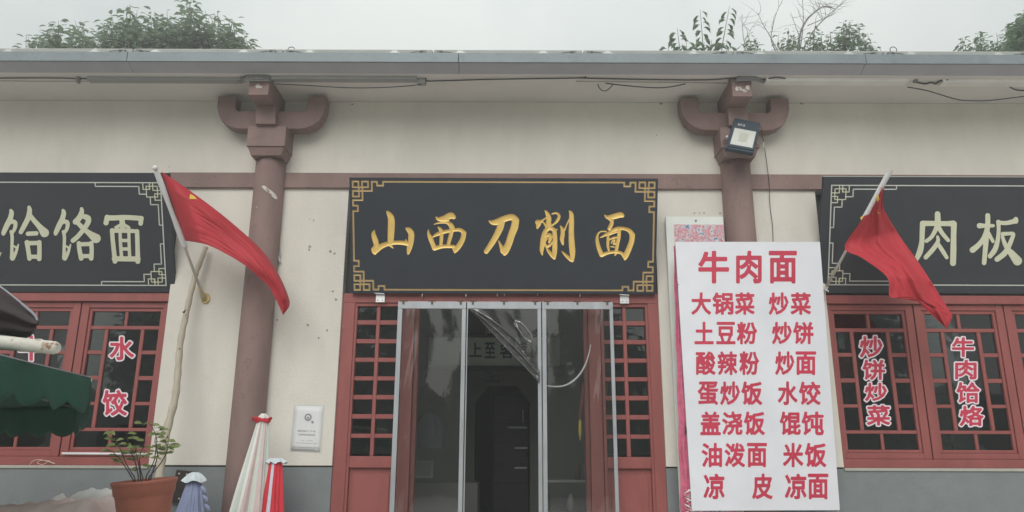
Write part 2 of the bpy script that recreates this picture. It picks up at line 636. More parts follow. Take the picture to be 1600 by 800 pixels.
# ================================================================== BUILDING
B = thing('restaurant_building', 'single storey plastered restaurant with brown columns, red lattice windows and grey wainscot', 'building', (0, 0, 0))
XL, XR = -9.0, 9.0
OPEN = [(-7.12, -3.42), (-1.69, 1.46), (3.135, 6.83)]
mb = MB()
mb.box(XL, XR, 0, .3, 4.28, 5.28)
xs = [XL] + [q for o_ in OPEN for q in o_] + [XR]
for i in range(0, len(xs), 2):
    mb.box(xs[i], xs[i + 1], 0, .3, 1.522, 4.28)
mb.build('plaster_wall', 'plaster', B, 'pale cream plaster wall', bevel=.004)
for (a, b, zt_) in ((XL, OPEN[0][0], 1.508), (OPEN[0][0], OPEN[0][1], 1.49), (OPEN[0][1], OPEN[1][0], 1.508), (OPEN[1][1], OPEN[2][0], 1.508), (OPEN[2][0], OPEN[2][1], 1.49), (OPEN[2][1], XR, 1.508)):
    MB().box(a, b, .014, .3, .6, zt_).build('wainscot', 'wainscot_paint', B)
for a, b in ((XL, OPEN[0][0]), (OPEN[0][1], OPEN[1][0]), (OPEN[1][1], OPEN[2][0]), (OPEN[2][1], XR)):
    MB().box(a, b, .03, .29, 1.508, 1.522).build('wainscot_shadow_gap', 'interior_dark', B)  # dark strip paints the shadow in the gap above the wainscot
for a, b in (OPEN[0], OPEN[2]):
    mb = MB().box(a + .004, b - .004, .0, .2, 1.49, 1.517)
    mb.build('window_sill', 'sill_concrete', B, bevel=.004)
# ring beam
mb = MB()
mb.box(XL, XR, -.035, 0, 4.288, 4.452)
mb.build('ring_beam', 'brown_paint', B, bevel=.004)
# dark panels put the recess shade behind the signs into colour
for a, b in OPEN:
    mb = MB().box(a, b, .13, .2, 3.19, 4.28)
    mb.build('recess_shade_panel', 'interior_dark', B)


def column(cx):
    mb = MB()
    mb.tube([(cx, -.05, z) for z in (.6, 1.5, 2.5, 3.5, 4.565)], [.160, .159, .157, .154, .150], 40)
    c = mb.build('column', 'brown_paint', B)
    mb = MB()
    mb.lathe([(.21, 0), (.235, .03), (.235, .10), (.20, .14), (.165, .16)], (cx, -.05, .6), 40)
    mb.build('column_base', 'sill_concrete', c)
    # bearing block
    mb = MB()
    t0, t1, h = .155, .196, .12
    z0, z1, z2 = 4.56, 4.69, 4.868
    yb = 0.0
    vs_ = [(cx - t0, -.232, z0), (cx + t0, -.232, z0), (cx + t0, yb, z0), (cx - t0, yb, z0),
           (cx - t1 + .012, -.262, z1 - .045), (cx + t1 - .012, -.262, z1 - .045), (cx + t1 - .012, yb, z1 - .045), (cx - t1 + .012, yb, z1 - .045)]
    mb.add(vs_, [(0, 3, 2, 1), (4, 5, 6, 7), (0, 1, 5, 4), (1, 2, 6, 5), (2, 3, 7, 6), (3, 0, 4, 7)])
    mb.box(cx - t1, cx + t1, -.275, yb, z1 - .045, z2)
    mb.build('capital', 'brown_paint', c, bevel=.005)
    ax = cx
    prof = [(0, 4.868), (.30, 4.868), (.38, 4.878), (.45, 4.91), (.505, 4.96), (.54, 5.03), (.562, 5.11), (.565, 5.235),
            (.375, 5.235), (.372, 5.10), (.36, 5.075), (.34, 5.065), (0, 5.065)]
    poly = [(ax - x, z) for x, z in reversed(prof[1:-1])] + [(ax + x, z) for x, z in prof[1:-1]]
    mb = MB().prism([(ax + x, z) for x, z in prof], -.205, -.055)
    mb.prism([(ax - x, z) for x, z in reversed(prof)], -.205, -.055)
    mb.build('bracket_arm', 'brown_paint', c, bevel=.006)
    mb = MB()
    mb.box(cx - .125, cx + .075, -.55, 0, 5.075, 5.278)
    mb.prism([(cx - .11, 5.075), (cx - .11, 4.869), (cx + .095, 4.869), (cx + .075, 5.075)], -.32, -.207)
    mb.build('beam_head', 'brown_paint', c, bevel=.005)
    random.seed(int(cx * 10))
    mb = MB()
    px = cx - .03
    for k in range(5 if cx > 0 else 2):
        q = [(px + random.uniform(-.05, .07), 5.14 + random.uniform(-.03, .03)) for _ in range(1)][0]
        n_ = 7
        r_ = random.uniform(.012, .03)
        mb.prism([(q[0] + r_ * random.uniform(.6, 1.2) * math.cos(-a * 6.283 / n_), q[1] + r_ * random.uniform(.6, 1.3) * math.sin(-a * 6.283 / n_)) for a in range(n_)], -.5535, -.5505)
    mb.build('paint_chip', 'chip', c)
    return c


cl = column(-2.503)
crr = column(2.312)
# bare patches on the left column
mb = MB()
for (x, z, w_, h_, a) in ((-2.452, 4.19, .075, .018, -.5), (-2.50, 4.23, .03, .012, -.2), (-2.56, 4.02, .008, .008, 0), (-2.40, 4.14, .03, .02, -.6)):
    yy = -.05 - math.sqrt(max(.154 ** 2 - (x + 2.503) ** 2, .0001)) - .001
    pts = []
    for k in range(9):
        t = -2 * math.pi * k / 9
        rx, rz = w_ * math.cos(t) * random.uniform(.75, 1.1), h_ * math.sin(t) * random.uniform(.7, 1.2)
        X_ = x + rx * math.cos(a) - rz * math.sin(a)
        pts.append((X_, -.05 - math.sqrt(max(.155 ** 2 - (X_ + 2.503) ** 2, .0001)) - .0015, z + rx * math.sin(a) + rz * math.cos(a)))
    MB().add(pts, [tuple(range(9))]).build('bare_patch', 'chip', cl)

# soffit, gutter, roof
mb = MB()
mb.box(XL, XR, -.60, 0, 5.28, 5.31)
mb.build('soffit', 'soffit_paint', B)
mb = MB()
for x0, x1 in ((XL, -3.77), (-3.766, -.53), (-.526, 3.45), (3.454, XR)):
    mb.add([(x0, -.60, 5.283), (x1, -.60, 5.283), (x1, -.745, 5.335), (x0, -.745, 5.335),
            (x0, -.60, 5.311), (x1, -.60, 5.311), (x1, -.745, 5.345), (x0, -.745, 5.345)],
           [(0, 3, 2, 1), (4, 5, 6, 7), (0, 1, 5, 4), (1, 2, 6, 5), (2, 3, 7, 6), (3, 0, 4, 7)])
mb.build('gutter_bottom', 'gutter_dark', B, bevel=.003)
for x0, x1 in ((XL, -3.77), (-3.766, -.53), (-.526, 3.45), (3.454, XR)):
    MB().box(x0, x1, -.760, -.738, 5.325, 5.428).build('gutter_front', 'gutter_metal', B, bevel=.004)
mb = MB()
mb.add([(XL, -.73, 5.40), (XR, -.73, 5.40), (XR, 3.2, 6.75), (XL, 3.2, 6.75), (XR, 7, 5.40), (XL, 7, 5.40),
        (XL, -.6, 5.33), (XR, -.6, 5.33), (XR, 6.9, 5.33), (XL, 6.9, 5.33)],
       [(0, 1, 2, 3), (3, 2, 4, 5), (6, 9, 8, 7), (0, 3, 5, 9, 6), (1, 7, 8, 4, 2), (0, 6, 7, 1), (5, 4, 8, 9)])
mb.build('roof', 'roof_tile', B)
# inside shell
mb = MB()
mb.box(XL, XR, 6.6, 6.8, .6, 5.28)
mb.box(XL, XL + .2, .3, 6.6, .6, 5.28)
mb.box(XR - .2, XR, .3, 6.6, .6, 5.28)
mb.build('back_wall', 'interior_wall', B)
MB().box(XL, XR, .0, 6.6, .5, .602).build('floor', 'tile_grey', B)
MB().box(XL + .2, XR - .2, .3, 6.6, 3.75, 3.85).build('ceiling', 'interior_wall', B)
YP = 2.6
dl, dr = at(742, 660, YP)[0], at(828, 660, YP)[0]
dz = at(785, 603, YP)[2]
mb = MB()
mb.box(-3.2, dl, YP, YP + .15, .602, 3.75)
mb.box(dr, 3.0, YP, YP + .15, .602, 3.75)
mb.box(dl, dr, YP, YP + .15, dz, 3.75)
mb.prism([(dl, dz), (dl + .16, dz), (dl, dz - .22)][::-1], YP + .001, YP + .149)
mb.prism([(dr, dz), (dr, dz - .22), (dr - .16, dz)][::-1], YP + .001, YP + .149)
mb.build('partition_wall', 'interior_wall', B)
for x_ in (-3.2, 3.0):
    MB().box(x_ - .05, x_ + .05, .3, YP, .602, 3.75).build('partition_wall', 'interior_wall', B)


# ------------------------------------------------------------------ windows
ROWS = [(2.618, 2.826), (2.367, 2.580), (2.116, 2.326), (1.870, 2.083)]


def window(x0, x1, centres):
    mb = MB()
    mb.box(x0, x1, .045, .16, 3.105, 3.19)          # head
    mb.box(x0, x1, .062, .16, 1.517, 1.598)         # bottom rail
    mb.box(x0, x0 + .045 if x0 > 0 else x0 + .04, .07, .16, 1.598, 3.105)
    mb.box(x1 - .045, x1, .07, .16, 1.598, 3.105)
    W = mb.build('window', 'red_wood', B, bevel=.004)
    for c in centres:
        mb = MB()
        mb.box(c - .448, c - .372, .082, .15, 1.60, 3.10)
        mb.box(c + .372, c + .448, .082, .15, 1.60, 3.10)
        mb.box(c - .372, c + .372, .083, .15, 3.045, 3.10)
        mb.box(c - .372, c + .372, .083, .15, 1.60, 1.655)
        mb.build('casement_frame', 'red_wood', W, bevel=.004)
        mb = MB()
        mb.box(c - .370, c - .342, .098, .148, 1.657, 3.043)
        mb.box(c + .342, c + .370, .098, .148, 1.657, 3.043)
        mb.box(c - .342, c + .342, .0985, .148, 3.010, 3.043)
        mb.box(c - .342, c + .342, .0985, .148, 1.657, 1.686)
        mb.build('inner_frame', 'red_wood', W, bevel=.003)

        def bar(a, b, z0, z1, y=.103):
            boxpart('muntin', W, a, b, y, .145, z0, z1, 'red_wood', .003)
        bar(c - .342, c + .342, 2.828, 2.864)
        bar(c - .342, c + .342, 1.836, 1.868)
        bar(c - .015, c + .015, 2.864, 3.010, .105)
        bar(c - .015, c + .015, 1.686, 1.836, .105)
        for s in (-1, 1):
            m_ = c + s * .180
            bar(m_ - .018, m_ + .018, 1.868, 2.828, .105)
            for (za, zb) in zip(ROWS[:-1], ROWS[1:]):
                a, b = sorted((c + s * .198, c + s * .342))
                bar(a, b, zb[1], za[0], .107)

        def pane(a, b, z0, z1):
            boxpart('glass_pane', W, a, b, .124, .128, z0, z1, 'window_glass', 0)
        for s in (-1, 1):
            a, b = sorted((c + s * .015, c + s * .342))
            pane(a, b, 2.864, 3.010)
            pane(a, b, 1.686, 1.836)
            a, b = sorted((c + s * .198, c + s * .342))
            for z0, z1 in ROWS: pane(a, b, z0, z1)
        pane(c - .162, c + .162, 1.868, 2.828)
    return W


WL_ = window(-7.12, -3.42, [-3.868 - .908 * k for k in range(4)])
WR_ = window(3.135, 6.83, [3.576 + .908 * k for k in range(4)])

# ------------------------------------------------------------------ doorway with lattice side lights
CX = -.105
mb = MB()
mb.box(-1.69, 1.46, .03, .16, 3.095, 3.19)
mb.box(-1.69, -1.565, .031, .16, .604, 3.095)
mb.box(1.355, 1.46, .031, .16, .604, 3.095)
DF = mb.build('door_frame', 'red_wood', B, bevel=.004)
DZ = [(2.923, 3.060), (2.733, 2.877), (2.549, 2.690), (2.367, 2.507), (2.187, 2.326), (2.004, 2.143), (1.819, 1.960), (1.640, 1.780)]
for s in (-1, 1):
    def bx(mb, a, b, *r): return mb.box(*sorted((CX + s * a, CX + s * b)), *r)
    mb = MB()
    bx(mb, 1.435, 1.463, .045, .15, .604, 3.094)
    bx(mb, 1.02 - .03, 1.018, .045, .15, .604, 3.094)
    bx(mb, 1.018, 1.435, .046, .15, 3.062, 3.094)
    bx(mb, 1.018, 1.435, .046, .15, 1.515, 1.610)
    bx(mb, 1.018, 1.435, .040, .06, 1.505, 1.516)
    SLt = mb.build('side_light', 'red_wood', B, bevel=.004)
    mb = MB()
    bx(mb, .865, .985, .06, .15, .604, 3.094)
    mb.build('door_post', 'red_wood', SLt, bevel=.006)
    mb = MB()
    bx(mb, .82, .862, .10, .20, .604, 3.094)
    mb.build('door_post', 'dark_red_wood', SLt, bevel=.006)
    mb = MB()
    bx(mb, 1.018, 1.435, .085, .12, .604, 1.505)
    bx(mb, 1.05, 1.40, .075, .085, .68, 1.44)
    mb.build('door_panel', 'red_wood', SLt, bevel=.004)
    a, b = sorted((CX + s * 1.209, CX + s * 1.245))
    boxpart('muntin', SLt, a, b, .058, .12, 1.612, 3.062, 'red_wood')
    a, b = sorted((CX + s * 1.018, CX + s * 1.030))
    for (z0, z1), (z2, z3) in zip(DZ[:-1], DZ[1:]):
        for q0, q1 in ((1.018, 1.209), (1.245, 1.435)):
            a, b = sorted((CX + s * q0, CX + s * q1))
            boxpart('muntin', SLt, a, b, .061, .12, z3, z0, 'red_wood')
    mb = MB()
    for q0, q1 in ((1.018, 1.209), (1.245, 1.435)):
        for z0, z1 in DZ:
            a, b = sorted((CX + s * q0, CX + s * q1))
            boxpart('glass_pane', SLt, a, b, .098, .102, z0 - .008, z1 + .008, 'window_glass', 0)
# fixings over the door
for px_, py_ in ((594, 465), (976, 467)):
    p = at(px_, py_, 0)
    s = 1 if px_ > 800 else -1
    mb = MB()
    mb.box(p[0] - .045, p[0] + .045, .008, .026, p[2] - .045, p[2] + .035)
    mb.add([(p[0] - .055, -.03, p[2] + .036), (p[0] + .045, -.03, p[2] + .030), (p[0] + .045, .026, p[2] + .034), (p[0] - .055, .026, p[2] + .04),
            (p[0] - .055, -.03, p[2] + .042), (p[0] + .045, -.03, p[2] + .036), (p[0] + .045, .026, p[2] + .040), (p[0] - .055, .026, p[2] + .046)],
           [(0, 3, 2, 1), (4, 5, 6, 7), (0, 1, 5, 4), (1, 2, 6, 5), (2, 3, 7, 6), (3, 0, 4, 7)])
    k_ = mb.build('fixing_plate', 'bracket_metal', DF, bevel=.002)
    for dx in (-.022, .022):
        MB().tube([(p[0] + dx, .009, p[2] - .025), (p[0] + dx, .002, p[2] - .025)], .005, 8).build('screw', 'cable_grey', DF)
for px_, py_, h_ in ((660, 461, .05), (728, 462, .03), (777, 460, .035), (788, 459, .045), (840, 458, .05), (906, 460, .06)):
    p = at(px_, py_, 0)
    mb = MB()
    mb.tube([(p[0], .03, p[2] - h_ * .3), (p[0], -.012, p[2] - h_ * .5), (p[0], -.016, p[2]), (p[0] + .006, -.012, p[2] + h_ * .6)], .0045, 8)
    mb.build('hook', 'bracket_metal', DF)

# chips and nail holes in the plaster
random.seed(5)
for (px_, py_, r_) in ((433, 500, 2.2), (481, 508, 3), (511, 516, 2.6), (498, 528, 2), (483, 390, 3), (490, 344, 2.2), (516, 393, 3.6), (484, 342, 1.4),
                       (484, 385, 3.4), (523, 396, 3.4), (264, 261, 1.2), (551, 163, 4), (1033, 162, 5), (1252, 162, 5), (1272, 158, 3), (1026, 211, 1.4), (536, 510, 2),
                       (525, 468, 3), (520, 455, 2.4), (1085, 333, 2), (1100, 333, 3), (1125, 333, 3.5), (1093, 333, 2)):
    p = at(px_, py_, 0)
    mb = MB()
    r_ = r_ * .0062
    fl = .4 if py_ < 170 else random.uniform(.6, 1.2)
    for ring, yy, sc_ in ((0, -.0022, 1.0),):
        poly = []
        for a in range(9):
            t = a * 6.283 / 9
            rr = r_ * random.uniform(.55, 1.15) * .75
            poly.append((p[0] + rr * math.cos(t), p[2] + rr * math.sin(t) * fl))
        mb.prism(poly, yy, .002)
    mb.build('plaster_chip', 'plaster_dirt', B)
T = thing('plastic_scrap', 'scrap of clear plastic hanging on the pier just right of the left column', 'plastic scrap', at(436, 380, 0))
mb = MB()
mb.tube([at(437, 384, -.01), at(433, 392, -.02), at(434, 402, -.02), at(438, 410, -.015), at(434, 414, -.01)], [.006, .012, .014, .010, .004], 7)
mb.tube([at(437, 384, -.01), at(440, 396, -.012), at(437, 406, -.01)], [.003, .005, .003], 6)
mb.build('scrap', 'film_sleeve', T)
T = thing('window_paper', 'small white paper leaning behind the upper left pane of the right window', 'paper', at(1320, 545, .2))
p0, p1 = at(1309, 521, .2), at(1321, 545, .2)
MB().box(p0[0], p1[0], .2, .204, p1[2], p0[2]).build('sheet', 'paper', T)
T = thing('red_box', 'dark red box behind the middle left pane of the right window', 'box', at(1320, 585, .4))
p0, p1 = at(1308, 556, .3), at(1333, 588, .3)
MB().box(p0[0], p1[0], .3, .5, p1[2], p0[2]).build('box', 'stripe_red', T, bevel=.004)


# ================================================================== SIGNS
def meters(p00, pdown):
    """surface in metres: u to the right, v down the tilted face"""
    p00 = np.array(p00, float)
    d = np.array(pdown, float) - p00
    H = np.linalg.norm(d)
    d /= H
    return (lambda u, v: p00 + np.array([1., 0, 0]) * u + d * v), H


def strip(mb, surf, pts, wd, lift, thick, n):
    for (a, b), (c, d) in zip(pts[:-1], pts[1:]):
        h = wd / 2
        x0, x1 = sorted((a, c))
        y0, y1 = sorted((b, d))
        q = [surf(x0 - h, y0 - h), surf(x1 + h, y0 - h), surf(x1 + h, y1 + h), surf(x0 - h, y1 + h)]
        lo = [k + n * lift for k in q]
        hi = [k + n * (lift + thick) for k in q]
        mb.add(hi + lo, [(3, 2, 1, 0), (0, 1, 5, 4), (1, 2, 6, 5), (2, 3, 7, 6), (3, 0, 4, 7)])


# --- centre plaque: carved gold characters in a black board
Z1 = 6.1538
SHAN = [[(400, 128, 10), (418, 150, 22), (436, 185, 30), (440, 240, 33), (437, 320, 32), (433, 400, 29), (432, 430, 26)],
        [(277, 308, 6), (268, 335, 18), (275, 370, 24), (288, 410, 26), (295, 450, 24), (272, 490, 24)],
        [(268, 490, 22), (275, 515, 20), (286, 532, 10)],
        [(290, 498, 30), (340, 462, 26), (400, 438, 22), (470, 426, 19), (540, 426, 20), (600, 436, 22)],
        [(430, 450, 14), (455, 476, 6)],
        [(582, 288, 8), (608, 302, 24), (630, 335, 28), (630, 390, 28), (622, 440, 27), (610, 490, 22), (602, 530, 11)],
        [(577, 392, 3), (585, 420, 12)]]
XI = [[(870, 178, 6), (895, 200, 18), (950, 190, 26), (1010, 165, 31), (1040, 180, 20)],
      [(905, 205, 16), (940, 212, 14), (985, 206, 14)],
      [(850, 250, 4), (890, 237, 7), (960, 232, 10), (1000, 245, 20), (1022, 275, 25), (1025, 300, 22)],
      [(797, 300, 4), (797, 335, 12), (815, 380, 22), (835, 430, 22), (855, 478, 24)],
      [(855, 482, 20), (920, 464, 18), (980, 460, 17), (1040, 462, 16)],
      [(892, 278, 8), (915, 305, 18), (922, 350, 18), (920, 400, 17), (915, 450, 15)],
      [(1025, 290, 22), (1012, 350, 19), (998, 400, 18), (985, 450, 15)],
      [(842, 368, 8), (880, 345, 17), (950, 322, 17), (1040, 305, 15), (1100, 302, 18), (1138, 330, 22)],
      [(1138, 330, 23), (1128, 385, 24), (1100, 440, 26), (1068, 485, 24), (1050, 518, 10)],
      [(1030, 470, 10), (1045, 500, 12)]]
X2 = 1415.4
DAO = [[(1380, 215, 6), (1410, 232, 20), (1460, 225, 30), (1530, 195, 30), (1600, 180, 30), (1635, 210, 34)],
       [(1635, 215, 34), (1622, 280, 36), (1595, 350, 34), (1570, 430, 33), (1538, 500, 34), (1528, 535, 16)],
       [(X2 + 55, 405, 4), (X2 + 75, 450, 14), (X2 + 100, 505, 28)],
       [(1500, 235, 30), (1482, 290, 32), (1445, 365, 29), (1400, 440, 27), (1352, 510, 23)]]
XUE = [[(503, 118, 6), (520, 140, 16), (538, 185, 24), (537, 230, 24), (545, 275, 24)],
       [(432, 228, 24), (440, 240, 26), (428, 285, 9)], [(440, 235, 22), (475, 212, 9), (515, 185, 6)],
       [(478, 225, 6), (500, 245, 10), (520, 280, 12)],
       [(570, 148, 7), (610, 140, 9), (637, 165, 13), (625, 205, 15), (595, 240, 10), (560, 262, 8)],
       [(545, 282, 20), (508, 312, 22), (488, 370, 24), (478, 440, 24), (470, 500, 18), (477, 545, 5)],
       [(545, 280, 20), (588, 305, 20), (597, 370, 22), (597, 440, 23), (594, 510, 24), (592, 575, 13)],
       [(622, 292, 3), (600, 320, 8)],
       [(512, 465, 5), (535, 505, 14), (570, 550, 18), (590, 575, 13)],
       [(512, 365, 10), (545, 350, 18), (552, 390, 16), (540, 420, 10)],
       [(520, 385, 10), (500, 420, 10), (515, 460, 12), (545, 452, 14), (572, 418, 7)],
       [(650, 265, 6), (668, 295, 16), (672, 340, 20), (665, 390, 20), (674, 440, 10)], [(650, 395, 5), (668, 420, 14)],
       [(690, 305, 9), (712, 250, 6), (735, 200, 6)],
       [(738, 122, 8), (755, 150, 20), (757, 220, 24), (755, 320, 25), (758, 420, 28), (766, 520, 27), (765, 600, 14)],
       [(663, 508, 4), (700, 545, 14), (750, 590, 18)]]
MIAN = [[(1078, 162, 7), (1105, 182, 18), (1160, 175, 26), (1225, 158, 26), (1245, 165, 20)],
        [(1125, 195, 18), (1145, 215, 17), (1140, 250, 19), (1120, 290, 18)],
        [(1090, 318, 7), (1040, 318, 6), (1010, 345, 9), (1003, 400, 16), (1018, 470, 20), (1045, 540, 22)],
        [(1045, 545, 20), (1110, 522, 15), (1180, 515, 14), (1235, 525, 15), (1268, 560, 20)], [(1175, 545, 8), (1190, 525, 10)],
        [(1033, 377, 4), (1075, 355, 11), (1130, 325, 16), (1190, 292, 18), (1260, 290, 16), (1315, 312, 20), (1342, 352, 26)],
        [(1342, 352, 26), (1335, 410, 25), (1310, 480, 26), (1282, 545, 26), (1270, 585, 11)],
        [(1108, 345, 12), (1108, 400, 14), (1106, 450, 14), (1115, 500, 9)],
        [(1215, 305, 18), (1212, 370, 17), (1200, 430, 17), (1186, 505, 16)],
        [(1105, 350, 12), (1150, 335, 10), (1195, 320, 9)], [(1125, 395, 7), (1160, 378, 9), (1185, 375, 9)],
        [(1140, 430, 6), (1150, 408, 7), (1172, 400, 9), (1160, 440, 7), (1185, 430, 8)], [(1135, 462, 6), (1165, 466, 7)]]
CH = [('shan', SHAN), ('xi', XI), ('dao', DAO), ('xue', [[(a + X2, b, c) for a, b, c in s] for s in XUE]), ('mian', [[(a + X2, b, c) for a, b, c in s] for s in MIAN])]
SG = thing('shop_sign', 'black plaque over the door with five carved gold characters and a gold fret border', 'sign', (CX, -.2, 3.7))
surfC, HC = meters((-1.597, -.432, 4.248), (-1.597, -.025, 3.178))
WC = 3.026
STEP = .0065
ug = np.linspace(0, WC, int(WC / STEP) + 1)
vg = np.linspace(0, HC, int(HC / STEP) + 1)
U, V_ = np.meshgrid(ug, vg)
P3 = surfC(0, 0) + U[..., None] * np.array([1., 0, 0]) + V_[..., None] * (surfC(0, 1) - surfC(0, 0))
dd = P3 - CAM
den = dd @ fw
PX, PY = 800 + F_PX * (dd @ rt) / den, 400 - F_PX * (dd @ up) / den
fields = []
for nm, st in CH:
    f = np.full(U.shape, 1.0)
    xs_ = [q[0] for s in st for q in s]
    x0, x1 = min(xs_) / Z1 + 540 - 8, max(xs_) / Z1 + 540 + 8
    msk = (PX > x0) & (PX < x1) & (PY > 318) & (PY < 425)
    jj, ii = np.nonzero(msk)
    sl = (slice(jj.min(), jj.max() + 1), slice(ii.min(), ii.max() + 1))
    f[sl] = stroke_sdf((PX[sl] - 540) * Z1, (PY[sl] - 310) * Z1, st) / Z1 * .00625
    fields.append((f, sl))
k_ = .000469


def fret(x, y): return ((x - 145) * k_ + .032, (y - 155) * k_ + .036)


FR = [[(145, 155), (265, 155), (265, 275), (145, 275), (145, 155)], [(340, 155), (465, 155), (465, 275), (340, 275), (340, 155)],
      [(145, 350), (275, 350), (275, 470), (145, 470), (145, 350)], [(272, 275), (272, 350)], [(345, 275), (345, 350)],
      [(265, 275), (340, 275)], [(275, 350), (545, 350), (545, 160), (655, 160), (655, 240), (780, 240), (780, 160)],
      [(345, 350), (345, 545), (145, 545), (145, 660), (245, 660), (245, 775), (145, 775)]]
fb = np.full(U.shape, 1.0)


def seg_rect(a, b, c, d, h=.0088):
    x0, x1 = sorted((a, c)); y0, y1 = sorted((b, d))
    fx = np.maximum(x0 - h - U, U - x1 - h)
    fy = np.maximum(y0 - h - V_, V_ - y1 - h)
    return np.maximum(fx, fy)


cu_, cv_ = fret(780, 775)
ins_u, ins_v = fret(145, 160)
for sx in (0, 1):
    for sy in (0, 1):
        for pl in FR:
            pts = [fret(*q) for q in pl]
            pts = [((WC - a) if sx else a, (HC - b) if sy else b) for a, b in pts]
            for (a, b), (c, d) in zip(pts[:-1], pts[1:]): fb = np.minimum(fb, seg_rect(a, b, c, d))
for v0 in (ins_v, HC - ins_v): fb = np.minimum(fb, seg_rect(cu_, v0, WC - cu_, v0))
for u0 in (ins_u, WC - ins_u): fb = np.minimum(fb, seg_rect(u0, cv_, u0, HC - cv_))
nC = nrm(surfC, 1, .5)
allf = fb.copy()
for f, sl in fields: allf = np.minimum(allf, f)
V2, D2, F2 = contour(-allf, ug, vg)
lay('board', np.array(V2), F2, surfC, SG, 'black_board', -.014, .014)


def carved(name, f, xs_, ys_, parent, m, depth, slope, m2=None):
    V2, D2, F2 = contour(f, xs_, ys_)
    V2 = np.array(V2); D2 = np.array(D2)
    dep = np.minimum(depth, -D2 * slope)
    P = np.array([surfC(a, b) for a, b in V2]) - nC * dep[:, None]
    mb = MB()
    mb.add(P, F2)
    if m2:
        mb.m = [1 if max(D2[i] for i in q) > -.0005 and np.mean([D2[i] for i in q]) > -.0035 else 0 for q in F2]
    return mb.build(name, [m] + ([m2] if m2 else []), parent)


for f, (sj, si) in fields:
    carved('character', f[sj, si], ug[si], vg[sj], SG, 'gold', .011, .9)
carved('fret_border', fb, ug, vg, SG, 'gold_line', .004, 1.6)
mb = MB()
dn = surfC(0, 1) - surfC(0, 0)
q0, q1, q2, q3 = surfC(0, 0) - nC * .0145, surfC(WC, 0) - nC * .0145, surfC(WC, HC) - nC * .0145, surfC(0, HC) - nC * .0145
qs = [q0, q1, q2, q3]
mb.add([q for q in qs] + [q - nC * .05 for q in qs], [(3, 2, 1, 0), (4, 5, 6, 7), (0, 1, 5, 4), (1, 2, 6, 5), (2, 3, 7, 6), (3, 0, 4, 7)])
mb.build('backing_frame', 'black_board', SG)
mb = MB()
for x_ in (-1.2, 0, 1.0):
    mb.tube([(x_, -.36, 4.2), (x_, 0.0, 4.36)], .01, 8)
mb.build('hanger', 'cable_grey', SG)

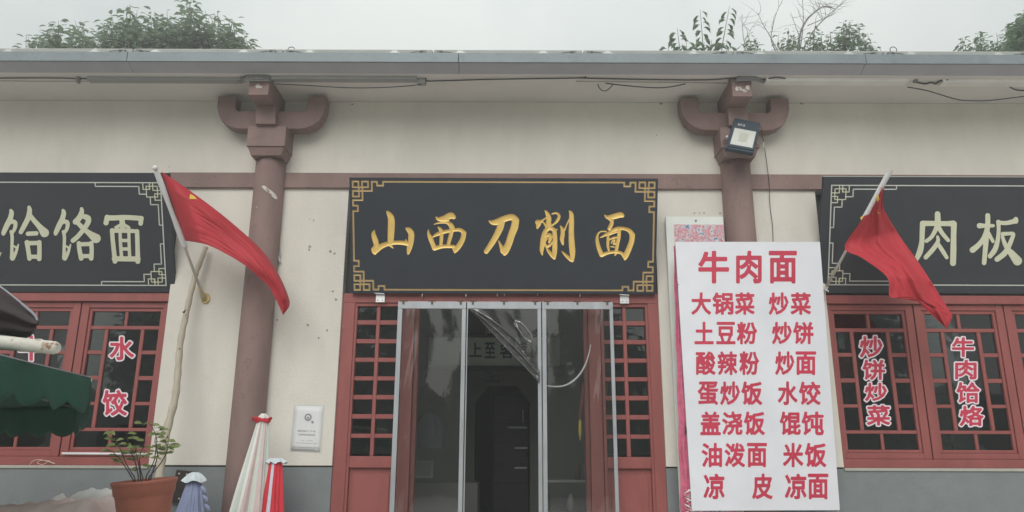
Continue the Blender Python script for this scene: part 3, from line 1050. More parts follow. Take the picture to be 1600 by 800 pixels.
# --- the two side signs
def side_sign(mirror, label, xline, zt, zb, Yt, Yb, width, strokes, ox, oy, zs, edge, top, bot):
    """face spans from the border line (corner nearest the door) outwards"""
    s = -1 if mirror else 1
    surf, Hl = meters((xline, Yt, zt), (xline, Yb, zb))
    T = thing('shop_sign', label, 'sign', (xline + s * width / 2, -.2, (zt + zb) / 2))
    n = nrm(surf, s * .3, .3)
    a0, a1 = sorted((-s * edge, s * (width + edge)))
    qs = [surf(a0, -top), surf(a1, -top), surf(a1, Hl + bot), surf(a0, Hl + bot)]
    mb = MB()
    mb.add(qs + [q - n * .045 for q in qs], [(3, 2, 1, 0), (4, 5, 6, 7), (0, 1, 5, 4), (1, 2, 6, 5), (2, 3, 7, 6), (3, 0, 4, 7)])
    mb.build('board', 'black_canvas', T, bevel=.003)
    mb = MB()
    qs = [surf(a0, -top - .006), surf(a1, -top - .006), surf(a1, -top - .001), surf(a0, -top - .001)]
    mb.add(qs + [q - n * .05 for q in qs], [(3, 2, 1, 0), (4, 5, 6, 7), (0, 1, 5, 4), (1, 2, 6, 5), (2, 3, 7, 6), (3, 0, 4, 7)])
    mb.build('edge_trim', 'silver_line', T)
    mb = MB()
    wl = .0105
    k = .00625
    for cx_, sx in ((0, 1), (width, -1)):
        for cy_, sy in ((0, 1), (Hl, -1)):
            def P(dx, dy): return (s * (cx_ + sx * dx * k), cy_ + sy * dy * k)
            for pl in ([(0, 0), (16, 0), (16, 0)], ):
                pass
            for pl in ([(103, 0), (103, 6), (34.5, 6), (34.5, 18), (23, 18)], [(17.5, 24), (17.5, 34.5), (5.5, 34.5), (5.5, 67), (0, 67)]):
                strip(mb, surf, [P(*q) for q in pl], wl, .0012, .0012, n)
    strip(mb, surf, [(0, 0), (s * width, 0)], wl, .0004, .0025, n)
    strip(mb, surf, [(0, Hl), (s * width, Hl)], wl, .0004, .0025, n)
    strip(mb, surf, [(0, 0), (0, Hl)], wl, .0008, .0025, n)
    strip(mb, surf, [(s * width, 0), (s * width, Hl)], wl, .0008, .0025, n)
    mb.build('border_line', 'silver_line', T)
    mb = MB()
    for cx_, sx in ((0, 1), (width, -1)):
        for cy_, sy in ((0, 1), (Hl, -1)):
            def P(dx, dy): return (s * (cx_ + sx * dx * k), cy_ + sy * dy * k)
            lv = 0
            mb = MB()
            for pl in ([(28, 0), (28, 10.5), (18, 10.5)], [(18, 5.5), (18, 10.5)], [(5.5, 5.5), (23, 5.5), (23, 22.5), (5.5, 22.5), (5.5, 5.5)],
                       [(12.5, 0), (12.5, 12), (0, 12)], [(17.5, 0), (17.5, 10.5)], [(0, 17.5), (10, 17.5), (10, 27.5), (0, 27.5)]):
                lv += 1
                strip(mb, surf, [P(*q) for q in pl], .0095, .0016 + lv * .0003, .0010, n)
            mb.build('corner_fret', 'cream_letter', T)
    for st in strokes:
        pts = [q for g_ in st for q in g_]
        x0, x1 = min(q[0] - q[2] for q in pts) - 6, max(q[0] + q[2] for q in pts) + 6
        y0, y1 = min(q[1] - q[2] for q in pts) - 6, max(q[1] + q[2] for q in pts) + 6
        gx = np.arange(x0, x1, 3.2)
        gy = np.arange(y0, y1, 3.2)
        X, Y = np.meshgrid(gx, gy)
        V2, D2, F2 = contour(stroke_sdf(X, Y, st), gx, gy)
        c = [solve(surf, ox + a / zs, oy + b / zs, (s * .5, .3)) for a, b in ((x0, y0), (x1, y0), (x0, y1), (x1, y1))]
        V2 = np.array(V2)
        fx = ((V2[:, 0] - x0) / (x1 - x0))[:, None]
        fy = ((V2[:, 1] - y0) / (y1 - y0))[:, None]
        uv = (1 - fx) * (1 - fy) * c[0] + fx * (1 - fy) * c[1] + (1 - fx) * fy * c[2] + fx * fy * c[3]
        lay('character', uv, F2, surf, T, 'cream_letter', .0005, .004)
    return T


def shi(dx):
    return [[(85 + dx, 92, 10), (92 + dx, 115, 18), (80 + dx, 160, 20), (58 + dx, 205, 21), (32 + dx, 262, 18), (28 + dx, 278, 12)],
            [(75 + dx, 190, 14), (105 + dx, 180, 16), (122 + dx, 195, 16), (117 + dx, 235, 14), (100 + dx, 265, 12)],
            [(88 + dx, 258, 12), (97 + dx, 300, 13), (95 + dx, 370, 12), (95 + dx, 430, 14), (98 + dx, 462, 20)],
            [(100 + dx, 468, 18), (122 + dx, 430, 13), (138 + dx, 385, 9), (145 + dx, 358, 5)],
            [(108 + dx, 370, 6), (125 + dx, 382, 9)]]


GE = shi(0) + [[(228, 68, 12), (233, 95, 18), (222, 150, 20), (190, 215, 19), (165, 262, 17)], [(228, 120, 16), (270, 175, 18), (315, 225, 22), (350, 268, 34)],
               [(220, 275, 17), (285, 272, 17)], [(212, 342, 18), (222, 400, 17), (232, 470, 17)], [(308, 342, 18), (310, 400, 17), (308, 472, 18)],
               [(215, 350, 18), (305, 346, 16)], [(235, 455, 16), (305, 455, 16)]]
LE = shi(408) + [[(638, 80, 12), (640, 105, 18), (622, 150, 22), (592, 182, 22)], [(635, 135, 16), (685, 152, 22), (690, 185, 20), (655, 240, 18), (610, 295, 18), (572, 328, 18)],
                 [(600, 180, 16), (640, 222, 18), (690, 265, 20), (752, 312, 36)], [(617, 348, 16), (622, 400, 17), (636, 468, 18)],
                 [(713, 350, 18), (718, 400, 16), (714, 468, 18)], [(620, 358, 16), (710, 355, 16)], [(636, 450, 16), (712, 450, 16)]]
ME = [[(838, 145, 18), (830, 190, 20)], [(838, 152, 20), (900, 152, 20), (980, 148, 19), (1105, 156, 19)], [(1105, 158, 18), (1100, 195, 18)],
      [(955, 165, 20), (958, 215, 22)], [(940, 210, 14), (905, 225, 10)], [(975, 210, 14), (1010, 228, 10)],
      [(876, 248, 16), (884, 340, 17), (900, 492, 18)], [(1072, 256, 17), (1076, 380, 17), (1078, 492, 19)], [(880, 252, 16), (955, 250, 18), (1070, 256, 14)],
      [(895, 470, 20), (985, 472, 20), (1080, 472, 20)], [(940, 255, 12), (943, 350, 13), (952, 470, 13)], [(1008, 255, 12), (1010, 350, 12), (1015, 470, 13)],
      [(945, 328, 13), (1005, 328, 13)], [(948, 394, 13), (1008, 394, 13)]]
PRE = [[(-30, 450, 30), (-8, 452, 10), (8, 425, 5)], [(-60, 300, 26), (-50, 400, 26), (-30, 450, 24)]]
surf_args = dict()
side_sign(True, 'black sign with cream characters above the left window, cut off by the picture edge', -3.462, 4.205, 3.258, -.385, .005, 3.0,
          [PRE, GE, LE, ME], 0, 310, 5.0, .085, .095, .07)
ROU = [[(398, 150, 26), (400, 215, 28)], [(262, 240, 26), (340, 240, 25), (480, 242, 24), (548, 240, 28)],
       [(255, 240, 26), (250, 330, 24), (246, 420, 24), (228, 510, 28), (192, 590, 20)], [(555, 245, 28), (552, 350, 26), (550, 500, 28), (546, 622, 28)],
       [(400, 250, 24), (370, 320, 20), (335, 375, 18), (290, 410, 17)], [(400, 262, 22), (440, 330, 20), (500, 402, 18)],
       [(398, 368, 13), (402, 410, 18), (365, 475, 22), (285, 566, 21)], [(405, 440, 18), (450, 510, 20), (486, 568, 17)]]
BAN = [[(880, 165, 23), (880, 250, 24), (870, 330, 24), (862, 430, 24), (845, 620, 21)], [(802, 262, 26), (862, 262, 18), (932, 262, 16)],
       [(870, 310, 22), (842, 385, 24), (795, 445, 24), (735, 495, 28)], [(885, 330, 18), (930, 412, 16)],
       [(982, 225, 20), (985, 300, 18), (976, 400, 20), (950, 490, 24), (903, 555, 22)], [(985, 232, 20), (1060, 236, 20), (1150, 215, 24)], [(1150, 200, 22), (1152, 225, 18)],
       [(1025, 342, 20), (1080, 338, 17), (1125, 342, 18), (1108, 400, 20), (1080, 465, 22), (1040, 530, 26), (970, 585, 24)],
       [(1022, 370, 16), (1042, 430, 20), (1075, 490, 24), (1110, 530, 32), (1165, 600, 44)]]
side_sign(False, 'black sign with cream characters above the right window, behind the right flag', 3.168, 4.222, 3.288, -.33, .005, 3.0,
          [ROU, BAN], 1400, 310, 6.154, .082, .085, .085)

# --- menu board
MN = thing('menu_board', 'tall white menu banner with red characters standing in front of the right column', 'menu board', (2.25, -.3, .6))
mc = [at(1055, 378, -.35), at(1281, 378, -.46), at(1081, 798, -.36), at(1312, 797, -.24)]


def surfM(u, v): return (1 - u) * (1 - v) * mc[0] + u * (1 - v) * mc[1] + (1 - u) * v * mc[2] + u * v * mc[3]


mb = MB()
mb.grid(lambda u, v: surfM(u, v), 16, 26, smooth=False)
mb.build('banner', 'white_vinyl', MN, thick=.006)
nM = nrm(surfM, .5, .5)
mb = MB()
for u in (.012, .988):
    mb.tube([surfM(u, .002) - nM * .022, surfM(u, 1.0) - nM * .022, surfM(u, 1.0) + np.array([0, 0, .6 - surfM(u, 1)[2]]) - nM * .022], .016, 10)
for v in (.008, .5, .992):
    mb.tube([surfM(.012, v) - nM * .024, surfM(.988, v) - nM * .024], .014, 10)
mb.build('support_frame', 'aluminium', MN)
rows = [(392, 443, '牛肉面', [(1091, 1139), (1150, 1190), (1201, 1245)]),
        (457, 492, '大锅菜炒菜', [(1080, 1111), (1113, 1146), (1148, 1179), (1201, 1232), (1235, 1267)]),
        (503, 538, '土豆粉炒饼', [(1085, 1115), (1119, 1149), (1151, 1183), (1206, 1237), (1239, 1271)]),
        (549, 586, '酸辣粉炒面', [(1087, 1118), (1121, 1152), (1155, 1186), (1211, 1241), (1243, 1275)]),
        (596, 633, '蛋炒饭水饺', [(1090, 1122), (1125, 1156), (1158, 1191), (1215, 1246), (1248, 1282)]),
        (643, 680, '盖浇饭馄饨', [(1094, 1126), (1128, 1160), (1162, 1195), (1218, 1251), (1252, 1287)]),
        (692, 730, '油泼面米饭', [(1096, 1128), (1132, 1164), (1167, 1198), (1223, 1255), (1257, 1291)]),
        (740, 780, '凉皮凉面', [(1099, 1132), (1175, 1207), (1226, 1260), (1262, 1294)])]
for y0, y1, s, xr in rows:
    for ch, (x0, x1) in zip(s, xr):
        put_glyph('character', ch, surfM, (x0, y0, x1, y1), MN, 'menu_red', .032, .0035, .001)

# --- poster board behind the menu
PB = thing('poster_board', 'weathered white poster board with a pink and blue print, half hidden behind the menu banner', 'poster', (1.85, -.08, .6))
pw = [at(1041, 339, -.07), at(1133, 339, -.07)]
pz = pw[0][2]
MB().box(1.555, 2.14, -.085, -.045, .6, pz).build('board', 'poster_white', PB, bevel=.004)
m = mat('poster_print', (.60, .42, .44), .5, .05, 5, .05, 30)
t = m.node_tree
nn = t.nodes.new('ShaderNodeTexNoise'); nn.inputs['Scale'].default_value = 12; nn.inputs['Detail'].default_value = 5; nn.inputs['Distortion'].default_value = 2.5
gg = t.nodes.new('ShaderNodeNewGeometry'); t.links.new(gg.outputs['Position'], nn.inputs['Vector'])
rr = t.nodes.new('ShaderNodeValToRGB')
rr.color_ramp.interpolation = 'LINEAR'
els = rr.color_ramp.elements
els[0].position = .34; els[0].color = (.10, .22, .42, 1)
els[1].position = .40; els[1].color = (.62, .60, .66, 1)
for pos, c in ((.47, (.70, .66, .66)), (.50, (.45, .08, .14)), (.53, (.66, .30, .36)), (.60, (.70, .45, .50)), (.66, (.40, .07, .12)), (.72, (.7, .6, .6))):
    e = els.new(pos); e.color = (*c, 1)
t.links.new(nn.outputs['Fac'], rr.inputs[0])
t.links.new(rr.outputs[0], t.nodes['Principled BSDF'].inputs['Base Color'])
MB().box(1.635, 2.135, -.087, -.0855, .8, pz - .085).build('print', 'poster_print', PB)
MB().tube([(1.86, -.086, pz - .045), (1.86, -.089, pz - .045)], .012, 14).build('punched_hole', 'ink_grey', PB)
# pink edging and tied cord between poster and banner
PK = thing('pink_plastic_strip', 'crumpled pink plastic strip hanging along the left edge of the menu banner', 'plastic strip', (1.6, -.25, 1.2))


def pk(u, v):
    l = at(1052.5 + 11.5 * v ** 1.1, 384 + 418 * v, -.26)
    r = at(1056.5 + 25 * v ** 1.02, 384 + 418 * v, -.31)
    p = l * (1 - u) + r * u
    return p + np.array([.004 * math.sin(v * 31), .02 * noise.noise(Vector((u * 3, v * 9, 1))) + .012 * math.sin(u * 9), 0])


mb = MB()
mb.grid(pk, 8, 60)
mb.build('strip', 'pink_cloth', PK, thick=.002)
mb = MB()
random.seed(3)
for k in range(4):
    pts = []
    for i in range(14):
        p = at(1074 + 6 * math.sin(i * 1.3 + k * 2) + k, 765 + i * 3.2, -.34 - .01 * math.sin(i * .9 + k))
        pts.append(p)
    mb.tube(pts, .007, 6, mi=k % 2)
mb.build('cord', ['pink_cloth', 'white_sheet'], PK)
mb = MB()
for (a, b) in ((1072, 672), (1077, 720), (1059, 445), (1066, 505)):
    mb.tube([at(a - 1, b - 5, -.33), at(a + 1, b, -.35), at(a, b + 5, -.33)], .008, 6)
mb.build('tie', 'cable_black', PK)

# --- paper notice on the left pier
NO = thing('paper_notice', 'small laminated paper notice taped to the cream pier left of the door', 'notice', (-1.95, 0, 1.87))
nq = [at(461, 634, -.004), at(505, 635, -.004), at(454.5, 704, -.004), at(500, 706, -.004)]


def surfN(u, v): return (1 - u) * (1 - v) * nq[0] + u * (1 - v) * nq[1] + (1 - u) * v * nq[2] + u * v * nq[3]


mb = MB()
mb.grid(lambda u, v: surfN(u * 1.08 - .04, v * 1.04 - .02) + np.array([0, .002 + .001 * math.sin(u * 5), 0]), 6, 8)
mb.build('laminate', 'film_sleeve', NO)
mb = MB()
mb.grid(lambda u, v: surfN(u, v) + np.array([0, -.001 - .0015 * math.sin(v * math.pi), 0]), 6, 8)
mb.build('paper', 'paper', NO, thick=.0005)
mb = MB()
c0 = surfN(.5, .25) + np.array([0, -.006, 0])
mb.tube([c0, c0 + np.array([0, -.001, 0])], .034, 28)
mb.tube([c0 + np.array([.045, 0, -.045]), c0 + np.array([.045, -.001, -.045])], .011, 16)
mb.build('emblem', 'ink_grey', NO)
mb = MB()
mb.tube([c0 + np.array([0, -.001, 0]), c0 + np.array([0, -.0016, 0])], .019, 24)
mb.build('emblem_ring', 'paper', NO)
mb = MB()
mb.tube([c0 + np.array([0, -.0017, -.004]), c0 + np.array([0, -.0022, -.004])], .011, 16)
mb.build('emblem_centre', 'ink_grey', NO)
random.seed(11)
mb = MB()
for v, a, b, h in ((.555, .18, .80, .030), (.635, .22, .78, .030), (.765, .28, .70, .010), (.825, .15, .86, .010), (.915, .05, .95, .010), (.965, .12, .8, .008)):
    u = a
    while u < b:
        wd = random.uniform(.03, .045) * (1 if h > .015 else .7)
        if random.random() < .93:
            for q in range(4):
                uu = u + wd * random.uniform(0, .5); vv = v - h / 2 + h * q / 3
                p = [surfN(uu, vv), surfN(uu + wd * random.uniform(.3, .5), vv), surfN(uu + wd * .4, vv + h / 3.6), surfN(uu, vv + h / 3.6)]
                mb.add([k + np.array([0, -.0036, 0]) for k in p], [(3, 2, 1, 0)])
            uu = u + wd * random.uniform(.1, .6)
            p = [surfN(uu, v - h / 2), surfN(uu + wd * .14, v - h / 2), surfN(uu + wd * .14, v + h / 2), surfN(uu, v + h / 2)]
            mb.add([k + np.array([0, -.0038, 0]) for k in p], [(3, 2, 1, 0)])
        u += wd * 1.15
mb.build('print', 'ink', NO)['kind'] = 'stuff'

# --- characters stuck on the window glass
surfG = plane_surf((0, .122, 3.0), (1, .122, 3.0), (0, .122, 2.0))


def sticker(label, items):
    c = at((items[0][1][0] + items[0][1][2]) / 2, items[0][1][3], .12)
    T = thing('window_lettering', label, 'lettering', c)
    for ch, b in items:
        put_glyph('character', ch, surfG, b, T, 'sticker_white', .085, .0005, .001)
        i_ = 2.2
        put_glyph('character_face', ch, surfG, (b[0] + i_, b[1] + i_, b[2] - i_, b[3] - i_), T, 'menu_red', .03, .0022, .0008)


sticker('red and white sticker characters on the left window casement nearest the door side', [('水', (169, 524, 212, 565)), ('饺', (158, 607, 201, 652))])
sticker('red and white sticker character peeking between the pale pole and green parasol', [('牛', (27, 522, 70, 566))])
sticker('four red sticker characters on the right window casement next to the menu banner', [('炒', (1341, 523, 1381, 561)), ('饼', (1345, 560, 1385, 596)), ('炒', (1349, 596, 1388, 629)), ('菜', (1352, 631, 1393, 667))])
sticker('four red sticker characters on the right window casement nearest the picture edge', [('牛', (1485, 525, 1524, 560)), ('肉', (1490, 560, 1528, 595)), ('饸', (1492, 595, 1533, 632)), ('烙', (1497, 632, 1539, 668))])

# ================================================================== DOOR CURTAINS
YC = -.075
PANELS = [(-1.119, -.449, 'left'), (-.441, .288, 'middle'), (.297, .993, 'right')]
ZT, ZB = 3.085, .64
for x0, x1, nm in PANELS:
    T = thing('plastic_door_curtain', {'left': 'leftmost clear plastic door panel in an aluminium frame', 'middle': 'middle door panel frame with its clear film torn loose and folded diagonally',
                                       'right': 'rightmost clear plastic door panel in an aluminium frame'}[nm], 'door curtain', ((x0 + x1) / 2, YC, ZB), 'clear plastic curtain panels across the doorway')
    MB().box(x0, x1, YC - .012, YC + .012, ZT - .072, ZT).build('top_rail', 'aluminium', T, bevel=.003)
    ws = {'left': (.045, .040), 'middle': (.012, .036), 'right': (.040, .034)}[nm]
    MB().box(x0, x0 + ws[0], YC - .011, YC + .011, ZB, ZT - .073).build('stile', 'aluminium', T, bevel=.003)
    MB().box(x1 - ws[1], x1, YC - .011, YC + .011, ZB, ZT - .073).build('stile', 'aluminium', T, bevel=.003)
    MB().box(x0, x1, YC - .011, YC + .011, ZB - .03, ZB - .001).build('bottom_rail', 'aluminium', T, bevel=.003)
    for f_ in (.08, .5, .92):
        xc = x0 + (x1 - x0) * f_
        mb = MB()
        mb.box(xc - .035, xc + .035, YC - .02, .03, ZT + .004, ZT + .010)
        mb.box(xc - .010, xc + .010, YC - .018, YC - .0125, ZT - .03, ZT + .004)
        mb.build('clip', 'brown_edge', T)
    random.seed(hash(nm) % 7 if False else len(nm))
    xa, xb = x0 + ws[0] - .004, x1 - ws[1] + .004
    if nm != 'middle':
        sd_ = 3.3 if nm == 'left' else 8.1

        def fs(u, v, sd_=sd_, xa=xa, xb=xb, nm=nm):
            x = xa + (xb - xa) * u
            z = (ZT - .07) + (ZB - ZT + .07) * v
            e = math.sin(math.pi * min(1, u)) ** .6
            top = math.exp(-v * 5)
            y = .006 * e * noise.noise(Vector((x * 1.8, z * .8, sd_))) + .0016 * top * e * math.sin(u * 13 + 2 * math.sin(v * 9 + sd_))
            y += .0030 * e * math.exp(-((u - (.16 if nm == 'left' else .8)) / .09) ** 2) * math.sin(v * 16 + u * 14)
            return (x, YC + .0 + y, z)
        mb = MB()
        mb.grid(fs, 60, 90)
        mb.build('film', 'door_film', T)
    else:
        # film hangs only top right of a diagonal from the top left corner to the right stile
        A = at(735, 482, YC); Bp = at(843, 596, YC); zt = ZT - .07

        def edge_z(x):
            t = (x - A[0]) / (Bp[0] - A[0])
            return zt + (Bp[2] - zt) * (max(t, 0) ** 1.12)

        def fm(u, v):
            x = xa + (xb - xa) * u
            z0 = edge_z(x)
            z = zt + (z0 - zt) * v
            y = .010 * noise.noise(Vector((x * 3, z * 2, 5))) * math.sin(math.pi * u) + .004 * math.sin(u * 9 - v * 4) * u * (1 - u) * 2
            return (x, YC + y, z)
        mb = MB()
        mb.grid(fm, 50, 40)
        mb.build('film', 'door_film', T)
        # gathered, rolled lower edge

        def fold(u, v):
            x = A[0] + (Bp[0] - A[0]) * u
            z0 = edge_z(x)
            wdt = .012 + .115 * math.sin(math.pi * min(1, u * .62 + .02))
            z = z0 + wdt * (1 - v) - .02
            y = YC - .02 - .022 * math.sin(v * 13 + u * 3) * math.sin(math.pi * u) ** .5 - .01
            return (x + .06 * (v - .5) * -1 * math.sin(math.pi * u), y, z)
        mb = MB()
        mb.grid(fold, 40, 26)
        mb.build('folded_film', 'film_fold', T, thick=.002)
        mb = MB()
        pts = [at(x_, y_, YC - .02) for x_, y_ in ((806, 504), (809, 512), (815, 522), (822, 530), (829, 534), (833, 532), (829, 522), (822, 512), (814, 504), (806, 501), (803, 505), (808, 513))]
        mb.tube(pts, .004, 6)
        mb.build('film_crease', 'film_fold', T)
mb = MB()
pts = catmull([(851, 602, 0), (865, 604, 0), (880, 603, 0), (893, 597, 0), (905, 586, 0), (914, 571, 0), (920, 553, 0), (923, 538, 0)])
LO = thing('loose_film_edge', 'pale curved edge of loose film hanging behind the rightmost door panel', 'plastic film', at(890, 600, -.03))
mb.tube([at(q[0], q[1], -.03) for q in pts], [.004 + .006 * math.sin(math.pi * i / (len(pts) - 1)) for i in range(len(pts))], 8)
mb.build('edge', 'sleeve_white', LO)

# ================================================================== THINGS INSIDE
PQ = thing('wall_plaque', 'pale wall plaque with dark handwritten characters inside the dim doorway', 'plaque', (0, YP, 3.1))
q0, q1 = at(670, 527, YP - .05), at(875, 572, YP - .05)
MB().box(q0[0], q1[0], YP - .05, YP - .004, q1[2], q0[2]).build('board', 'plaque_white', PQ, bevel=.004)
mb = MB()
mb.box(q0[0] - .05, q1[0] + .05, YP - .07, YP - .004, q0[2] + .001, q0[2] + .06)
mb.box(q0[0] - .05, q1[0] + .05, YP - .07, YP - .004, q1[2] - .06, q1[2] - .001)
mb.build('frame', 'fridge_black', PQ, bevel=.004)
surfP = plane_surf((0, YP - .051, 3), (1, YP - .051, 3), (0, YP - .051, 2))
for ch, b in (('上', (733, 535, 753, 558)), ('至', (757, 535, 774, 560)), ('客', (781, 536, 804, 560)), ('顾', (810, 536, 833, 560))):
    put_glyph('character', ch, surfP, b, PQ, 'teal_ink', .03, .0005, .002)
EM = thing('wall_ornament', 'small dark figure ornament fixed above the inner doorway', 'ornament', at(770, 588, YP))
p = at(769, 588, YP - .02)
mb = MB()
mb.tube([p + np.array([-.07, 0, .06]), p + np.array([-.01, 0, .03]), p + np.array([.0, 0, -.05])], .012, 6)
mb.tube([p + np.array([-.08, 0, -.06]), p + np.array([.10, 0, -.055])], .010, 6)
mb.tube([p + np.array([.04, 0, .03]), p + np.array([.03, 0, -.05])], .010, 6)
mb.tube([p + np.array([.09, 0, .03]), p + np.array([.09, 0, -.055])], .010, 6)
mb.tube([p + np.array([-.04, 0, -.01]), p + np.array([.05, 0, .0])], .010, 6)
mb.build('figure', 'teal_ink', EM)
FRG = thing('black_cabinet', 'tall black cabinet with bright bar handles in the dark back room', 'cabinet', (.2, 3.6, .602))
fx0, fx1 = at(770, 700, 3.6)[0], at(826, 700, 3.6)[0]
MB().box(fx0, fx1, 3.6, 4.3, .62, 2.5).build('body', 'fridge_black', FRG, bevel=.01)
zs_ = [at(800, y, 3.58)[2] for y in (668, 700, 731)]
for k, (z, a, b) in enumerate(zip(zs_, (793, 804, 804), (824, 824, 823))):
    MB().box(at(a, 680, 3.58)[0], at(b, 680, 3.58)[0], 3.565, 3.58, z - .012, z + .012).build('bar_handle', 'bracket_metal', FRG, bevel=.003)
    MB().box(fx0 + .01, fx1 - .01, 3.585, 3.599, z - .20, z + .06).build('drawer_front', 'fridge_black', FRG, bevel=.005)
pv = at(817, 650, 3.58)
MB().box(pv[0] - .006, pv[0] + .006, 3.565, 3.58, pv[2] - .09, pv[2] + .09).build('bar_handle', 'bracket_metal', FRG)
PL = thing('tube_light_glint', 'short bright tubes imitating a tube light reflection above the plaque', 'light glints', at(765, 517, 1.5))  # bright steel tubes stand in for a reflected tube light
for k, (x_, y_, h_) in enumerate(((759.5, 516, .10), (764.5, 516, .08), (768, 514, .09), (774, 509, .04))):
    p = at(x_, y_, 1.5)
    MB().tube([p + np.array([0, 0, -h_ / 2]), p + np.array([0, 0, h_ / 2])], .006, 8).build('tube', 'steel', PL)
p = at(765, 505, 1.5)
MB().tube([p + np.array([-.08, 0, .03]), p + np.array([.12, 0, .05])], .012, 8).build('rail', 'cable_grey', PL)
# room clutter half seen through the films
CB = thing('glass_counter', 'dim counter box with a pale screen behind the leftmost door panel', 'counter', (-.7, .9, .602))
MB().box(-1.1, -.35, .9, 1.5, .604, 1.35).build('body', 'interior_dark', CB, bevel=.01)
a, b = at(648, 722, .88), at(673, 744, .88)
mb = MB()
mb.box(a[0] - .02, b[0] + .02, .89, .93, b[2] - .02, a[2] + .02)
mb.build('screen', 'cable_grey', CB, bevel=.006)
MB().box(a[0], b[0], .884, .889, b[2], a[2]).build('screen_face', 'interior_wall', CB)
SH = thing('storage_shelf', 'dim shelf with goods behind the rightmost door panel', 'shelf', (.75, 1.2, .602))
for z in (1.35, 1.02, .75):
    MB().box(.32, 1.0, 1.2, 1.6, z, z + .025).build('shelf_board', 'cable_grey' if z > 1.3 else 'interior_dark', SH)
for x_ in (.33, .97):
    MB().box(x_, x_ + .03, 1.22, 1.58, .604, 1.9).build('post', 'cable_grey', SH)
random.seed(9)
for k in range(7):
    x_ = .40 + k * .085
    zz = random.choice((1.376, 1.046, .776))
    T = thing('storage_jar', '%s jar on the %s board of the dim shelf, %s along it' % (('brown', 'black', 'dark blue', 'grey')[k % 4], {1.376: 'top', 1.046: 'middle', .776: 'bottom'}[zz], ('first', 'second', 'third', 'fourth', 'fifth', 'sixth', 'last')[k]), 'jar', (x_, 1.35, zz), 'jars on the dim shelf')
    MB().lathe([(0, 0), (.035, 0), (.037, .12), (.02, .15), (.02, .18), (0, .18)], (x_, 1.35, zz), 12).build('body', ('dark_brown_board', 'interior_dark', 'blueish_blob', 'cable_grey')[k % 4], T)
YT = thing('yellow_tool', 'narrow yellow handled tool hanging inside the right side of the doorway', 'tool', at(906, 665, .3))
p0, p1 = at(906.5, 655, .3), at(906.5, 688, .3)
mb = MB()
mb.tube([p0, p0 * .8 + p1 * .2, p0 * .4 + p1 * .6, p1], [.008, .016, .018, .006], 10)
mb.build('handle', 'yellow_thing', YT)
MB().tube([p0 + np.array([0, 0, 0]), p0 + np.array([.05, 0, .35])], .02, 8).build('red_cloth', 'dark_red_wood', YT)
BL = thing('dark_jacket', 'dark bluish jacket hanging behind the leftmost door panel', 'jacket', at(668, 672, .6))
pc = at(668, 672, .6)


def jk(u, v):
    t = 2 * math.pi * u
    r_ = (.07 + .09 * math.sin(min(1, v * 1.6) * math.pi / 2)) * (1 + .14 * math.sin(5 * t + 3 * v))
    return (pc[0] + r_ * math.cos(t), pc[1] + .4 * r_ * math.sin(t), pc[2] + .16 - .34 * v)


mb = MB()
mb.grid(jk, 28, 14)
mb.build('cloth', 'blueish_blob', BL)

# ================================================================== EAVE FITTINGS
SPL = {-3: 'solar panel on the roof edge above the flag at the left end', -2: 'solar panel on the roof edge just left of the left column', -1: 'solar panel on the roof edge right of the left column',
       0: 'solar panel on the roof edge centred over the doorway', 1: 'solar panel on the roof edge between the doorway and right column', 2: 'solar panel on the roof edge above the right column',
       3: 'solar panel on the roof edge above the right flag'}
for k in range(-5, 6):
    xa_ = at(676 + 235.4 * k + 1.3, 80, -.74)[0]
    xb_ = at(676 + 235.4 * (k + 1) - 1.3, 80, -.74)[0]
    if xb_ < XL + .1 or xa_ > XR - .1: continue
    T = thing('solar_panel', SPL.get(k, 'grey framed solar panel at the %s end of the roof edge row' % ('far left' if k < -4 else 'left' if k < 0 else 'far right' if k > 4 else 'right')), 'solar panel', ((xa_ + xb_) / 2, -.7, 5.44), 'solar panels in a row along the roof edge')
    mb = MB()
    ang = R(19)

    def pt(x, s, h): return (x, -.70 + s * math.cos(ang) - h * math.sin(ang), 5.447 + s * math.sin(ang) + h * math.cos(ang))

    def bar(mb, x0, x1, s0, s1, h0, h1):
        mb.add([pt(x0, s0, h0), pt(x1, s0, h0), pt(x1, s1, h0), pt(x0, s1, h0), pt(x0, s0, h1), pt(x1, s0, h1), pt(x1, s1, h1), pt(x0, s1, h1)],
               [(0, 3, 2, 1), (4, 5, 6, 7), (0, 1, 5, 4), (1, 2, 6, 5), (2, 3, 7, 6), (3, 0, 4, 7)])
    bar(mb, xa_, xb_, 0, .03, 0, .042)
    bar(mb, xa_, xb_, 1.0, 1.03, 0, .042)
    bar(mb, xa_, xa_ + .03, .031, .999, 0, .042)
    bar(mb, xb_ - .03, xb_, .031, .999, 0, .042)
    mb.build('frame', 'panel_frame', T, bevel=.002)
    mb = MB()
    bar(mb, xa_ + .031, xb_ - .031, .031, .999, .02, .036)
    mb.build('cell_sheet', 'solar_cell', T)
    for f_ in (.17, .75):
        xc = xa_ + (xb_ - xa_) * f_ + random.uniform(-.03, .03)
        mb = MB()
        mb.box(xc - .05, xc + .05, -.735, -.69, 5.436, 5.448)
        mb.box(xc - .03, xc + .03, -.732, -.715, 5.449, 5.466)
        mb.build('clamp', 'panel_frame', T, bevel=.002)
    for f_ in (.04, .94):
        xc = xa_ + (xb_ - xa_) * f_
        mb = MB()
        mb.box(xc - .03, xc + .03, -.737, -.70, 5.440, 5.468)
        mb.tube([(xc, -.74, 5.455), (xc + .06 * (1 if f_ < .5 else -1), -.745, 5.447), (xc + .12 * (1 if f_ < .5 else -1), -.742, 5.437)], .005, 6)
        mb.build('connector', 'cable_grey', T)
